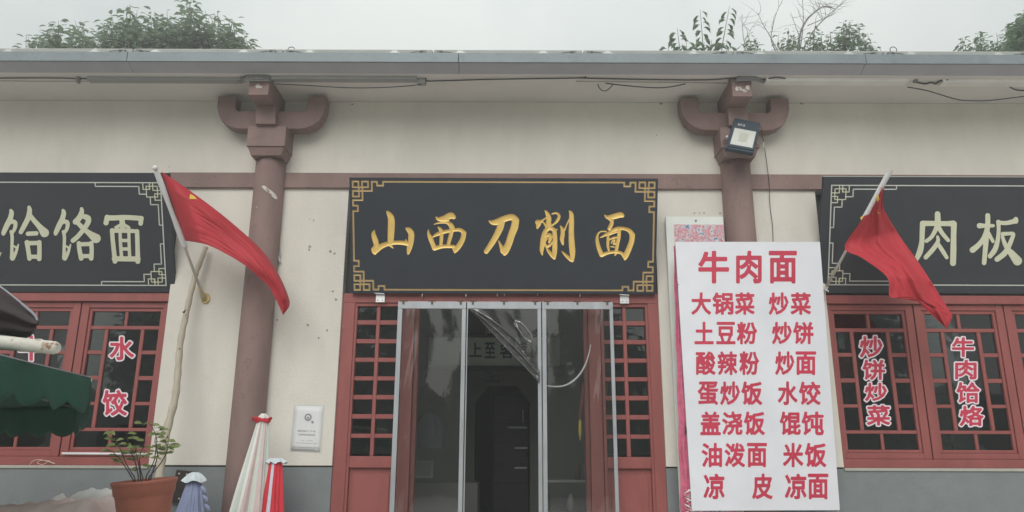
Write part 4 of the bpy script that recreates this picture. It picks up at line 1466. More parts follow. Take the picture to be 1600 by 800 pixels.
for px_ in (455, 1396):
    p = at(px_, 79, -.70)
    T = thing('cable_loop', 'small black cable loop standing up on the roof edge near the %s column' % ('left' if px_ < 800 else 'right'), 'cable', p)
    mb = MB()
    mb.tube([p + np.array([.033 * math.cos(t) - .0, 0, .03 * math.sin(t) + .01]) for t in np.linspace(-.6, 4.2, 16)], .004, 6)
    mb.build('loop', 'cable_black', T)


def cable(label, pts, r_=.0055, m='cable_black', Y=-.5, smooth=True, n=6):
    if smooth: pts = [(q[0], q[1]) for q in catmull([(a, b, 0) for a, b in pts], 6)]
    P = [at(a, b, Y) if 'sag' in label or 'hang' in label or 'droop' in label else atz(a, b, 5.268) for a, b in pts]
    T = thing('eave_cable', label, 'cable', P[0])
    MB().tube(P, r_, n).build('cable', m, T)
    return T


cable('thin dark cable along the left end of the eave', [(-60, 123), (20, 122), (90, 122), (138, 123), (250, 122), (340, 124), (390, 122)], .006)
cable('dark cable running along the eave between the columns', [(420, 122), (520, 126), (640, 127), (700, 126), (770, 124), (900, 122), (915, 120)], .006)
cable('shallow hanging cable between the left column and the junction box', [(430, 131), (490, 134), (540, 137), (590, 137), (640, 134), (665, 130)], .005)
cable('dark cable along the eave left of the right column', [(905, 122), (1000, 124), (1100, 125), (1150, 122), (1190, 124), (1215, 121), (1235, 125)], .006)
cable('small drooping cable loop hanging under the eave right of the sign centre', [(934, 131), (937, 138), (943, 142), (950, 140), (958, 132)], .005)
cable('short sagging cable under the eave left of the floodlight', [(946, 130), (980, 134), (1020, 137), (1045, 136), (1071, 131)], .006)
cable('sagging cable under the eave beside the right end', [(1418, 136), (1450, 142), (1490, 154), (1510, 157), (1545, 157), (1580, 153), (1620, 148)], .006)
cable('short dark cable at the far right end of the eave', [(1578, 136), (1590, 141), (1620, 142)], .006)
cable('thin pale wire line along the eave centre', [(900, 127), (980, 128), (1140, 130)], .003, 'cable_grey')
cable('thin pale wire line along the eave left half', [(-20, 126), (60, 127), (138, 127)], .003, 'cable_grey')
cable('tangled wires at the joint of the white trunking', [(1430, 128), (1445, 131), (1455, 129), (1462, 131), (1468, 127), (1480, 125), (1488, 127)], .008)


def tray(label, x0, x1, y, h, m, Y=-.5):
    ya, yb = atz((x0 + x1) / 2, y - h / 2, 5.245)[1], atz((x0 + x1) / 2, y + h / 2, 5.245)[1]
    a, b = at(x0, y, (ya + yb) / 2), at(x1, y, (ya + yb) / 2)
    T = thing('cable_trunking', label, 'trunking', (a[0], ya, 5.245))
    MB().box(a[0], b[0], min(ya, yb), max(ya, yb), 5.245, 5.279).build('trunking', m, T, bevel=.003)
    return T


tray('grey cable trunking under the left eave', 138, 378, 127.5, 6, 'tray_grey')
tray('grey cable trunking between the left column and the junction box', 425, 652, 126, 6, 'tray_grey')
tray('white cable trunking right of the right column', 1195, 1416, 130, 7.5, 'tray_white', -.51)
tray('white cable trunking at the right end of the eave', 1470, 1700, 132, 7.5, 'tray_white', -.51)
p = at(659, 126, -.5)
T = thing('junction_box', 'small grey junction box under the eave left of the sign', 'junction box', p)
MB().box(p[0] - .04, p[0] + .04, -.53, -.46, p[2] - .04, p[2] + .02).build('box', 'tray_grey', T, bevel=.004)
MB().tube([p + np.array([.045, -.03, .03]), p + np.array([.045, -.03, -.06])], .004, 6).build('wire', 'cable_black', T)
for i, (x_, y_) in enumerate(((122, 124), (1140, 121), (1430, 123), (1197, 123))):
    p = at(x_, y_, -.52)
    T = thing('cable_clip', ['small cable clip under the far left eave', 'small cable clip left of the right column head', 'clip at the joint of the white trunking', 'clip at the start of the white trunking'][i], 'clip', p)
    MB().box(p[0] - .012, p[0] + .012, -.54, -.49, p[2] - .035, p[2] + .03).build('clip', 'cable_grey', T, bevel=.002)
for i, (a, b) in enumerate(((383, 423), (1150, 1186))):
    T = thing('cable_bundle', 'bundle of dark cables taped round the %s column head' % ('left', 'right')[i], 'cables', at((a + b) / 2, 120, -.57))
    mb = MB()
    for k in range(6):
        yy = 117 + k * 1.8
        mb.tube([at(a - 4 - random.uniform(0, 8), yy + 3, -.52), at(a + 4, yy, -.575 - .006 * k), at((a + b) / 2, yy - 1 + random.uniform(-1, 1), -.58 - .004 * k), at(b - 4, yy, -.575), at(b + 4 + random.uniform(0, 8), yy + 3, -.52)], .007, 6)
    mb.build('cables', 'cable_grey', T)

# floodlight on the right column
FLD = thing('floodlight', 'square dark floodlight hanging askew on the right column head', 'floodlight', at(1160, 215, -.42))
fq = [at(1148, 184, -.36), at(1189, 192, -.36), at(1178, 239, -.50), at(1134, 231, -.50)]


def surfF(u, v): return (1 - u) * (1 - v) * fq[0] + u * (1 - v) * fq[1] + (1 - u) * v * fq[3] + u * v * fq[2]


nF = nrm(surfF, .5, .5)


def slab(name, m, a, b, c, d, h0, h1, parent, bevel=.004, thickdir=1):
    q = [surfF(a, c), surfF(b, c), surfF(b, d), surfF(a, d)]
    mb = MB()
    mb.add([k + nF * h1 for k in q] + [k + nF * h0 for k in q], [(3, 2, 1, 0), (4, 5, 6, 7), (0, 1, 5, 4), (1, 2, 6, 5), (2, 3, 7, 6), (3, 0, 4, 7)])
    return mb.build(name, m, parent, bevel=bevel)


slab('housing', 'flood_body', 0, 1, 0, 1, -.05, 0, FLD, .006)
slab('rim', 'flood_body', .04, .96, .30, .94, .001, .010, FLD, .003)
slab('lens', 'flood_glass', .10, .90, .35, .88, .0105, .013, FLD, .002)
slab('led_array', 'flood_led', .34, .66, .47, .74, .0133, .0145, FLD, 0)
slab('label_mark', 'tray_grey', .18, .26, .16, .23, .0005, .002, FLD, 0)
slab('label_mark', 'tray_grey', .28, .34, .16, .23, .0005, .002, FLD, 0)
slab('label_mark', 'tray_grey', .38, .45, .16, .23, .0005, .002, FLD, 0)
mb = MB()
c1 = surfF(-.06, .6) - nF * .025; c2 = surfF(1.06, .6) - nF * .025
mb.tube([c1, c1 + np.array([0, .12, .02]), c2 + np.array([0, .12, .02]), c2], .009, 8)
mb.build('mounting_bracket', 'cable_grey', FLD)
MB().tube([c1 + np.array([-.012, 0, 0]), c1 + np.array([.01, 0, 0])], .016, 10).build('knob', 'bracket_metal', FLD)
T = thing('hanging_wire', 'thin dark wire hanging down the wall from the floodlight', 'wire', at(1193, 212, -.1))
pts = catmull([(1189, 196, -.34), (1191, 209, -.2), (1193, 222, -.08), (1196, 240, -.03), (1199, 262, -.045), (1202, 290, -.045), (1203, 320, -.02), (1207, 352, -.012), (1208, 377, -.01)])
MB().tube([at(q[0], q[1], q[2]) for q in pts], .0035, 6).build('wire', 'cable_black', T)
p = at(1193, 226, -.08)
MB().tube([p + np.array([0, 0, .03]), p + np.array([.003, 0, -.03])], .006, 6).build('white_joint', 'tray_white', T)

# ================================================================== FLAGS
def flagpole(T, base, tip, r0=.0135, r1=.012, sleeve=None, m='pole_white'):
    MB().tube([base, tip], [r0, r1], 12).build('pole', m, T)


F1 = thing('wall_flag', 'red flag on a white pole slanting out from the pier left of the door', 'flag', at(321, 466, -.02), 'red flags slanting out from the facade')
b0, tip = at(318, 464, -.06), at(243, 264, -.82)
flagpole(F1, b0, tip)
Lf = lambda t: b0 + (tip - b0) * t
# tip knob
MB().tube([tip + (tip - b0) * -.005, tip + (tip - b0) * .012, tip + (tip - b0) * .025], [.02, .024, .010], 12).build('finial', 'sleeve_white', F1)
mb = MB()


def sl(u, v):
    t = .40 + .575 * v
    p = Lf(t)
    a = 2 * math.pi * u
    return p + np.array([math.cos(a) * (.027 + .004 * math.sin(v * 9)), math.sin(a) * .022, 0])


mb.grid(sl, 12, 20)
mb.build('pole_sleeve', 'sleeve_white', F1)
upc = catmull([(252, 268, 0), (275, 283, 0), (305, 304, 0), (345, 334, 0), (385, 368, 0), (415, 398, 0), (436, 430, 0), (450, 462, 0), (452, 478, 0), (443, 491, 0)], 8)
loc = catmull([(289, 376, 0), (303, 378, 0), (325, 383, 0), (352, 396, 0), (382, 414, 0), (403, 432, 0), (420, 448, 0), (430, 466, 0), (437, 480, 0), (442, 492, 0)], 8)


def smp(c, t):
    k = min(1.0, max(0.0, t)) * (len(c) - 1)
    i = min(int(k), len(c) - 2)
    return c[i][:2] + (c[i + 1][:2] - c[i][:2]) * (k - i)


def flag_surf(upc, loc, ybase, yend, fold, amp, seed, foldw=.22):
    def f(u, v):
        a, b = smp(upc, u), smp(loc, u)
        p = a + (b - a) * v
        y = ybase + (yend - ybase) * u
        if v < foldw: y += fold * (1 - v / foldw) * min(1, u * 2 + .15)
        else: y += .05 * ((v - foldw) / (1 - foldw)) * (1 - u)
        y += amp * .55 * (noise.noise(Vector((u * 9 + seed, v * 3 - u * 5, 2))) + .5 * noise.noise(Vector((u * 4 + v * 13, v * 17 - u * 9, 6)))) * min(1, u * 4)
        y += amp * (noise.noise(Vector((u * 3.0 + seed, v * 2.2, seed))) + .35 * math.sin(u * 11 + v * 5 + seed)) * min(1, u * 3)
        return at(p[0], p[1], y)
    return f


s1 = flag_surf(upc, loc, -.78, -.52, .16, .035, 1.7)


def s1b(u, v):
    # the hoist follows the pole depth
    p = s1(u, v)
    h = Lf(.96 - .52 * v)
    wgt = max(0, 1 - u * 6)
    q = pix(p)
    yy = p[1] * (1 - wgt) + h[1] * wgt
    return at(q[0], q[1], yy)


mb = MB()
mb.grid(s1b, 110, 50)
mb.build('cloth', 'flag_red', F1, thick=.0015)


def patch(T, surf, poly, off=.004):
    P = []
    S_ = [surf(i / 70, j / 40) for i in range(36) for j in range(41)]
    Q_ = np.array([pix(q) for q in S_])
    for (a, b) in poly:
        q = S_[int(np.argmin(((Q_ - np.array([a, b])) ** 2).sum(1)))]
        P.append(at(a, b, q[1]))
    P = np.array(P)
    d = CAM - P.mean(0)
    d /= np.linalg.norm(d)
    mb = MB()
    mb.add([p + d * off for p in P], [tuple(range(len(P)))])
    mb.build('yellow_star', 'flag_yellow', T)


patch(F1, s1b, [(297, 303), (303, 306), (308, 311), (296, 311)], .006)
mb = MB()
bp = at(321, 466, -.012)
oct_ = [(.045 * math.cos(t), .055 * math.sin(t)) for t in np.linspace(.39, .39 + 2 * math.pi, 9)[:-1]]
mb.prism([(bp[0] + x, bp[2] + z) for x, z in oct_], -.016, 0)
for s_ in (-1, 1):
    pass
mb.build('wall_plate', 'brass_yellow', F1, bevel=.003)
MB().tube([at(319, 468, -.015), at(312, 449, -.11)], [.024, .021], 14).build('socket', 'brass_yellow', F1)
for sx in (-1, 1):
    for sz in (-1, 1):
        MB().tube([(bp[0] + sx * .026, -.015, bp[2] + sz * .036), (bp[0] + sx * .026, -.020, bp[2] + sz * .036)], .005, 8).build('screw', 'cable_grey', F1)

F2_ = thing('wall_flag', 'red flag furled down its pole slanting out beside the menu banner', 'flag', at(1284, 460, -.02), 'red flags slanting out from the facade')
b0, tip = at(1284, 461, -.06), at(1389, 270, -.80)
flagpole(F2_, b0, tip, .0135, .012)
MB().tube([at(1282, 462, -.01), at(1291, 447, -.11)], [.028, .024], 14).build('socket', 'pole_white', F2_)
MB().box(at(1284, 460, 0)[0] - .04, at(1284, 460, 0)[0] + .03, -.016, 0, at(1284, 460, 0)[2] - .06, at(1284, 460, 0)[2] + .06).build('wall_plate', 'pole_white', F2_, bevel=.004)
p = at(1291, 455, -.1)
MB().tube([p + np.array([-.04, 0, .03]), p + np.array([.01, -.02, .0]), p + np.array([.012, -.02, -.015])], .007, 8).build('bolt', 'bracket_metal', F2_)
T2 = (tip - b0)
mb = MB()


def sl2(u, v):
    t = .66 + .345 * v
    p = b0 + T2 * t
    a = 2 * math.pi * u
    r_ = .030 + .006 * max(0, v - .3)
    return p + np.array([math.cos(a) * r_ * 1.1, math.sin(a) * r_, math.cos(a) * .012])


mb.grid(sl2, 14, 14)
mb.build('pole_sleeve', 'sleeve_white', F2_)
up2 = catmull([(1383, 284, 0), (1379, 318, 0), (1386, 336, 0), (1408, 372, 0), (1432, 405, 0), (1455, 440, 0), (1474, 470, 0), (1487, 491, 0), (1486, 500, 0), (1480, 513, 0)], 8)
lo2 = catmull([(1376, 294, 0), (1362, 318, 0), (1345, 346, 0), (1320, 387, 0), (1347, 403, 0), (1386, 433, 0), (1391, 464, 0), (1420, 462, 0), (1440, 477, 0), (1477, 512, 0)], 8)


def s2(u, v):
    a, b = smp(up2, u), smp(lo2, u)
    p = a + (b - a) * v
    t = np.clip((a[1] + (b[1] - a[1]) * 1 - 461) / (270 - 461), .3, 1)
    yp = b0[1] + T2[1] * t
    yfree = -.62
    w_ = min(1, max(0, (u - .30) * 4))
    y = yp * (1 - w_) + yfree * w_
    y += .10 * (1 - v) * math.sin(min(1, u * 3) * math.pi / 2)
    d_ = v - (.30 + .12 * u)
    y += -.06 * math.exp(-(d_ / .10) ** 2) * min(1, u * 4) + .022 * noise.noise(Vector((u * 5, v * 3, 9))) + .010 * math.sin(u * 13 + v * 9)
    y += .022 * noise.noise(Vector((u * 10 + v * 4, v * 9 - u * 6, 2))) + .006 * noise.noise(Vector((u * 25, v * 14 + u * 20, 6)))
    return at(p[0], p[1], y - .035)


mb = MB()
mb.grid(s2, 110, 50)
mb.build('cloth', 'flag_red', F2_, thick=.0015)
patch(F2_, s2, [(1367, 303), (1372, 301), (1374, 312), (1371, 316)], .008)
patch(F2_, s2, [(1370, 327), (1373, 331), (1377, 335), (1372, 335)], .008)
patch(F2_, s2, [(1344, 340), (1347, 337), (1349, 339), (1346, 344)], .008)

# ================================================================== LOW THINGS IN FRONT OF THE WALL
# bare sapling pole leaning on the pier
T = thing('wooden_pole', 'long crooked peeled tree pole leaning on the pier behind the left flag', 'pole', at(235, 740, -.42))
pts = catmull([(322, 386, -.06), (316, 402, -.08), (306, 428, -.10), (299, 455, -.13), (290, 495, -.18), (282, 535, -.22), (278, 580, -.27), (274, 620, -.31), (264, 660, -.35), (255, 700, -.38), (249, 745, -.42), (242, 800, -.46), (236, 870, -.5), (225, 960, -.55)], 5)
P = [at(q[0], q[1], q[2]) for q in pts]
P = [p for p in P if p[2] > .6]
MB().tube(P, [(.022 + .020 * i / len(P)) * (1 + .10 * math.sin(i * 1.9)) for i in range(len(P))], 12).build('pole', 'bark_pale', T)
mb = MB()
for a, b in ((287, 488), (278, 548), (276, 598), (259, 686)):
    p = at(a, b, -.24 if b < 650 else -.37)
    mb.tube([p, p + np.array([.03, -.03, .02])], [.012, .004], 6)
mb.build('knot', 'bark', T)
T = thing('fluorescent_tube', 'white tube lying on the bottom rail of the left window', 'tube', at(165, 709, .05))
MB().tube([at(97, 708.5, .045), at(233, 709.5, .045)], .011, 10).build('tube', 'sleeve_white', T)
T = thing('wire_tangle', 'thin pale wire tangle on the left window rail', 'wire', at(70, 725, .04))
pts = catmull([(46, 726, 0), (52, 720, 0), (62, 718, 0), (75, 721, 0), (86, 725, 0), (80, 722, 0), (68, 719, 0), (58, 722, 0), (66, 726, 0), (78, 719, 0)])
MB().tube([at(q[0], q[1], .04) for q in pts], .0022, 5).build('wire', 'pole_white', T)

# potted rose
YPOT = -1.9
pc = at(226, 751, YPOT)
rp = (at(274, 751, YPOT)[0] - at(178, 751, YPOT)[0]) / 2
PT = thing('flower_pot', 'terracotta coloured plastic pot holding a small rose bush below the left window', 'flower pot', (pc[0], pc[1], pc[2] - .4))
mb = MB()
s_ = rp / .25
mb.lathe([(0, -.40), (.16 * s_, -.40), (.165 * s_, -.39), (.215 * s_, -.115), (.222 * s_, -.09), (.230 * s_, -.085), (.236 * s_, -.035), (.243 * s_, -.022), (.250 * s_, -.012), (.25 * s_, .0),
          (.244 * s_, .006), (.236 * s_, .004), (.228 * s_, -.02), (.220 * s_, -.06), (.218 * s_, -.075)], (0, 0, 0), 48)
tilt = Matrix.Rotation(R(3.5), 3, 'X') @ Matrix.Rotation(R(-4.5), 3, 'Y')
mb.v = [tuple(np.array(tilt @ Vector(q)) + pc) for q in mb.v]
mb.build('pot', 'terracotta', PT)
mb = MB()
mb.lathe([(0, -.055), (.12, -.05), (.222 * s_, -.06)], (0, 0, 0), 30)
mb.v = [tuple(np.array(tilt @ Vector(q)) + pc) for q in mb.v]
mb.build('soil', 'soil', PT)
T = thing('pot_stand', 'low grey block carrying the flower pot', 'stand', (pc[0], pc[1], .6))
MB().box(pc[0] - .25, pc[0] + .25, pc[1] - .25, pc[1] + .25, .602, pc[2] - .405).build('block', 'sill_concrete', T, bevel=.01)


def leaf(mb, base, d, upv, ln, wd, mi=0, curl=.18):
    d = np.asarray(d, float); d = d / (np.linalg.norm(d) + 1e-9)
    s = np.cross(d, upv); s /= (np.linalg.norm(s) + 1e-9)
    n = np.cross(s, d)
    base = np.asarray(base, float)
    pr = [(0, 0.02), (.28, .40), (.60, .46), (1, 0.0)]
    L_, R__, M_ = [], [], []
    for t, w_ in pr:
        c = base + d * ln * t - n * ln * curl * t * t
        M_.append(c)
        L_.append(c + s * wd * w_ + n * wd * .18 * (w_ > .1))
        R__.append(c - s * wd * w_ + n * wd * .18 * (w_ > .1))
    v = [M_[0], L_[1], M_[1], R__[1], L_[2], M_[2], R__[2], M_[3]]
    mb.add(v, [(0, 2, 1), (0, 3, 2), (1, 2, 5, 4), (2, 3, 6, 5), (4, 5, 7), (5, 6, 7)], mi)


random.seed(21)
RB = thing('rose_bush', 'small sparse rose bush growing in the terracotta pot', 'plant', tuple(pc))
stems = [[(212, 748), (200, 730), (192, 712), (185, 695), (178, 680), (172, 672)], [(217, 748), (212, 725), (205, 705), (200, 690), (197, 675)],
         [(220, 748), (216, 722), (212, 705), (212, 690)], [(224, 750), (220, 735), (218, 718), (222, 702), (228, 690)],
         [(226, 748), (240, 722), (243, 705), (245, 688), (240, 672), (232, 662), (218, 664)], [(230, 748), (248, 728), (258, 712), (262, 700), (258, 690), (262, 680)],
         [(236, 744), (246, 712), (242, 690), (246, 676)], [(205, 744), (188, 718), (176, 706)]]
mb = MB()
ml_ = MB()
for k, st in enumerate(stems):
    ys = YPOT + random.uniform(-.05, .05)
    c = catmull([(a, b, 0) for a, b in st], 4)
    P = [at(q[0], q[1], ys + .02 * math.sin(i * .5 + k) - .004 * i * (k % 3 - 1)) for i, q in enumerate(c)]
    P[0] = pc + np.array([(P[0][0] - pc[0]) * .5, (k - 4) * .012, -.05])
    mb.tube(P, [.0045 - .0028 * i / len(P) for i in range(len(P))], 6)
    n_ = len(P)
    for i in range(int(n_ * .30), n_, 1):
        if random.random() < .48: continue
        a = random.uniform(0, 6.28)
        dr_ = np.array([math.cos(a), math.sin(a) * .9, random.uniform(-.3, .45)])
        tipb = P[i] + dr_ * random.uniform(.02, .05)
        mb.tube([P[i], tipb], .0015, 4)
        for q in (-1, 0, 1, -1, 1)[:random.choice((3, 3, 5))]:
            dd_ = dr_ + np.array([-math.sin(a), math.cos(a), 0]) * q * .9 + np.array([0, 0, random.uniform(-.25, .1)])
            leaf(ml_, tipb - dr_ * random.uniform(0, .02), dd_, np.array([random.uniform(-.3, .3), -1.0, .8]), random.uniform(.042, .066), random.uniform(.022, .034))
mb.build('stems', 'stem_brown', RB)
ml_.build('leaves', 'rose_leaf', RB)

# dark board hung on the wainscot
T = thing('dark_board', 'small dark brown board nailed to the grey wall behind the blue cloth', 'board', at(285, 760, 0))
qd = [at(277, 734, -.01), at(303, 737, -.01), at(297, 787, -.01), at(267, 785, -.01)]
mb = MB()
mb.prism([(q[0], q[2]) for q in reversed(qd)][::-1], -.03, .012)
mb.build('board', 'dark_brown_board', T, bevel=.003)
mb = MB()
for a, b in ((280, 740), (292, 741), (280, 779), (294, 778)):
    p = at(a, b, -.03)
    mb.tube([p, p + np.array([0, -.006, 0])], .008, 8)
mb.build('nail', 'bracket_metal', T)


# blue cloth cover
def cloth_cone(T, name, m, top, bot, r0, r1, nf, amp, seed, mats=None, nseg=96, nv=30, flat=.75, pw=1.0, ph=0):
    top, bot = np.array(top), np.array(bot)
    mb = MB()

    def f(u, v):
        t = 2 * math.pi * u
        r_ = r0 + (r1 - r0) * v ** pw
        fold_ = 1 + amp * min(1, .35 + v) * math.sin(nf * t + 1.2 * math.sin(v * 3 + seed) + seed) + .5 * amp * math.sin((nf * 2 + 1) * t + seed * 2)
        c = top + (bot - top) * v
        return c + np.array([math.cos(t) * r_ * fold_, math.sin(t) * r_ * fold_ * flat, .01 * math.sin(nf * t + seed) * v])
    mb.grid(f, nseg, nv)
    if mats:
        k = len(mats)
        mb.m = [mats[int(((i % nseg) / nseg + ph) % 1 * len(mats)) % k][1] for i in range(nseg * nv)]
    return mb.build(name, m, T)


UB = thing('covered_parasol', 'folded blue grey parasol with a pale cap standing by the dark board', 'parasol', (at(303, 760, -.4)[0], -.4, .6))
ta = at(304, 746, -.4)
cloth_cone(UB, 'canopy', 'cloth_blue', ta, (ta[0] + .02, -.45, .85), .050, .165, 9, .13, 2.2, nseg=112)
cloth_cone(UB, 'cap', 'cloth_pale', ta + np.array([0, 0, .045]), ta + np.array([0.01, -.02, -.035]), .025, .10, 4, .10, .7, nv=8, nseg=60, pw=.6)
mb = MB()
cp = ta
for k in range(3):
    q = at(315 + 3 * k, 760 + 14 * k, -.5)
    mb.tube([q, q + np.array([.03, -.01, -.03]), q + np.array([.045, 0, -.075])], [.012, .02, .006], 6)
mb.build('cap_fringe', 'cloth_blue', UB)
MB().tube([(ta[0] + .03, -.45, .6), (ta[0] + .02, -.43, 1.2)], .02, 10).build('pole', 'pole_white', UB)
# striped parasols
UA = thing('striped_parasol', 'tall folded pink and white striped parasol leaning by the left column', 'parasol', (at(395, 800, -.6)[0], -.6, .6), 'folded striped parasols by the left column')
ta = at(411, 655, -.42)
cloth_cone(UA, 'canopy', ['stripe_mint', 'stripe_pink', 'stripe_white'], ta, (ta[0] - .05, -.55, .72), .045, .195, 7, .19, .4,
           mats=[(0, 0), (0, 2), (0, 1), (0, 0), (0, 0), (0, 2), (0, 0), (0, 1), (0, 2), (0, 1), (0, 2), (0, 0), (0, 2), (0, 1), (0, 0), (0, 1), (0, 2), (0, 0)], nseg=126, ph=0)
mb = MB()
for k in range(3):
    mb.tube([ta + np.array([(.062 + .006 * k) * math.cos(t), (.05) * math.sin(t), -.02 + .012 * k + .010 * math.sin(3 * t + k)]) for t in np.linspace(0, 6.283, 18)], .008, 6)
mb.tube([ta + np.array([-.05, -.02, 0]), ta + np.array([-.09, -.03, .015]), ta + np.array([-.08, -.03, -.02])], .010, 6)
mb.build('tie_band', 'stripe_red', UA)
cloth_cone(UA, 'gathered_top', 'stripe_white', ta + np.array([0, 0, .05]), ta, .02, .05, 5, .2, 1.0, nv=5, nseg=50)
UC = thing('striped_parasol', 'short folded red and white striped parasol with a grey cap', 'parasol', (at(432, 800, -.5)[0], -.5, .6), 'folded striped parasols by the left column')
ta = at(431, 722, -.45)
cloth_cone(UC, 'canopy', ['stripe_red', 'stripe_lilac'], ta, (ta[0] + .02, -.5, .72), .055, .13, 5, .16, 1.9,
           mats=[(0, 0), (0, 0), (0, 1), (0, 0), (0, 0), (0, 0), (0, 1), (0, 0), (0, 1), (0, 1), (0, 0), (0, 0)], nseg=96, ph=.5)
cloth_cone(UC, 'cap', 'cloth_pale', ta + np.array([0, 0, .035]), ta + np.array([.01, 0, -.005]), .05, .088, 7, .16, 3.0, nv=5, nseg=60)

# goods covered with pale plastic sheet on a low bench
GS = thing('covered_goods', 'pile of goods under crumpled pale pink plastic sheet below the left window', 'covered goods', (-3.6, -1.6, .6))
YG = -1.45
xa_, xb_ = at(10, 790, YG)[0], at(188, 775, YG)[0]
prof = [(-40, 803), (20, 800), (26, 792), (45, 784), (75, 782), (100, 781), (125, 779), (150, 776), (170, 772), (183, 776), (192, 792), (200, 812)]


def gs(u, v):
    x = -40 + 240 * u
    for (a, b), (c, d) in zip(prof[:-1], prof[1:]):
        if a <= x <= c: yy = b + (d - b) * (x - a) / (c - a); break
    p = at(x, yy, YG)
    z = p[2]
    X = p[0] + (v - .3) * .0
    Yv = YG - .55 + 1.1 * v
    dz = .75 * max(0, abs(v - .5) - .30) ** 1.3 * 3.0
    wr = .035 * noise.noise(Vector((X * 4, Yv * 4, 2))) + .018 * noise.noise(Vector((X * 11, Yv * 11, 7))) + .02 * abs(noise.noise(Vector((X * 7, Yv * 3, 11))))
    return (X, Yv, max(.62, z - dz + wr - .02))


mb = MB()
mb.grid(gs, 110, 60)
mb.build('sheet', 'pink_sheet', GS, thick=.003)
xg0 = gs(0.15, .5)[0]; xg1 = gs(.9, .5)[0]
MB().box(xg0, xg1, YG - .3, YG + .3, .602, 1.05).build('crate_stack', 'sill_concrete', GS, bevel=.02)
random.seed(31)
for k, (a, b, wd, h) in enumerate(((92, 783, 10, 8), (136, 781, 26, 13), (14, 802, 16, 6), (162, 776, 22, 9))):
    c = at(a, b, YG + .1)
    mb = MB()

    def bl(u, v, c=c, wd=wd, h=h, k=k):
        x = (u - .5) * 2; y = (v - .5) * 2
        rr_ = max(0, 1 - x * x) ** .5 * max(0, 1 - y * y) ** .5
        return (c[0] + x * wd * .005, c[1] + y * .12, c[2] - .06 + (.06 + h * .0062) * rr_ * (1 + .25 * noise.noise(Vector((x * 2 + k * 5, y * 2, 3)))))
    mb.grid(bl, 14, 10)
    mb.build('sheet_fold', 'white_sheet', GS)

# ------------------------------------------------------------------ green parasol, near left
UG = thing('green_parasol', 'dark green parasol with a scalloped valance at the left edge', 'parasol', (-3.2, -3.6, 0))
zh = 1.955
C1 = atz(142, 590, zh)
C0 = atz(-95, 531, zh)
C2 = atz(117, 645, zh) if False else atz(119, 634, zh)
C3 = atz(-60, 640, zh)
C5 = C0 + np.array([-1.0, -.2, 0])
C4 = C3 + np.array([-.9, -1.3, 0])
apex = (C0 + C1 + C2 + C3 + C4) / 5 + np.array([0, 0, .13])
ring = [C0, C1, C2, C3, C4]
mb = MB()
for i in range(5):
    a, b = ring[i], ring[(i + 1) % 5]

    def cp_(u, v, a=a, b=b):
        e = a + (b - a) * u
        sag = -.05 * math.sin(math.pi * u) * math.sin(math.pi * min(1, v * .9))
        return e + (apex - e) * v + np.array([0, 0, sag])
    mb.grid(cp_, 10, 10)
mb.build('canopy', 'green_canvas', UG, thick=.003)
for i in range(4):
    a, b = ring[i], ring[(i + 1) % 5]
    nsc = max(3, int(np.linalg.norm(b - a) / .24))
    dp = .155 if i == 0 else .20

    def vl(u, v, a=a, b=b, nsc=nsc):
        e = a + (b - a) * u
        sc_ = .045 * abs(math.sin(math.pi * u * nsc))
        d_ = (dp + sc_ - .02) * v
        nn_ = np.array([(b - a)[1], -(b - a)[0], 0]); nn_ /= np.linalg.norm(nn_)
        return e + np.array([0, 0, -d_]) + nn_ * (.012 * math.sin(u * 23) * v + .02 * v)
    mb = MB()
    mb.grid(vl, 64, 6)
    mb.build('valance', 'green_canvas', UG, thick=.002)
mb = MB()
for i in range(5):
    mb.tube([ring[i] + np.array([0, 0, -.012]), apex + np.array([0, 0, -.03])], .009, 8)
mb.build('rib', 'pole_white', UG)
MB().tube([(apex[0], apex[1], 0.004), apex], .02, 12).build('pole', 'pole_white', UG)
MB().tube([C0, C1], .0035, 6).build('hem', 'grey_hem', UG)

# rusty pole end with a dark folded canvas above
T = thing('rusty_pole', 'rusty white pole end reaching in from the left above the green parasol', 'pole', atz(40, 540, 2.2))
YR = -4.3
MB().tube([at(-260, 515, YR + .2), at(-40, 531, YR), at(30, 538, YR), at(86, 543.5, YR), at(91, 544, YR)], [.030, .030, .029, .027, .020], 16).build('pole', 'rusty_white', T)
MB().tube([at(-258, 516, YR + .2), (at(-258, 516, YR)[0], YR + .2, 0.004)], .03, 12).build('upright', 'rusty_white', T)
T = thing('dark_folded_awning', 'dark folded canvas with a grey hem at the left edge above the rusty pole', 'awning', at(20, 490, -4.2))
topc = catmull([(-120, 372, 0), (-60, 408, 0), (0, 449, 0), (22, 466, 0), (42, 482, 0), (55, 494, 0), (58, 502, 0)], 6)
botc = catmull([(-120, 500, 0), (-60, 516, 0), (0, 522, 0), (20, 525, 0), (35, 528, 0), (47, 526, 0), (57, 513, 0)], 6)


def aw(u, v):
    a, b = smp(topc, u), smp(botc, u)
    p = a + (b - a) * v
    return at(p[0], p[1], -4.15 - .10 * math.sin(math.pi * v) - .02 * math.sin(v * 14 + u * 4))


def aw2(u, v):
    a, b = smp(topc, u), smp(botc, u)
    p = a + (b - a) * v
    return at(p[0], p[1], -4.10 + .10 * math.sin(math.pi * v))


mb = MB()
mb.grid(aw, 36, 20)
mb.grid(aw2, 36, 10)
mb.build('canvas', 'dark_canvas', T)
MB().tube([at(q[0], q[1] - .5, -4.16) for q in topc], .006, 8).build('hem', 'grey_hem', T)
MB().tube([at(-118, 440, -4.12), (at(-118, 440, -4.12)[0], -4.12, 0.004)], .025, 10).build('post', 'rusty_white', T)
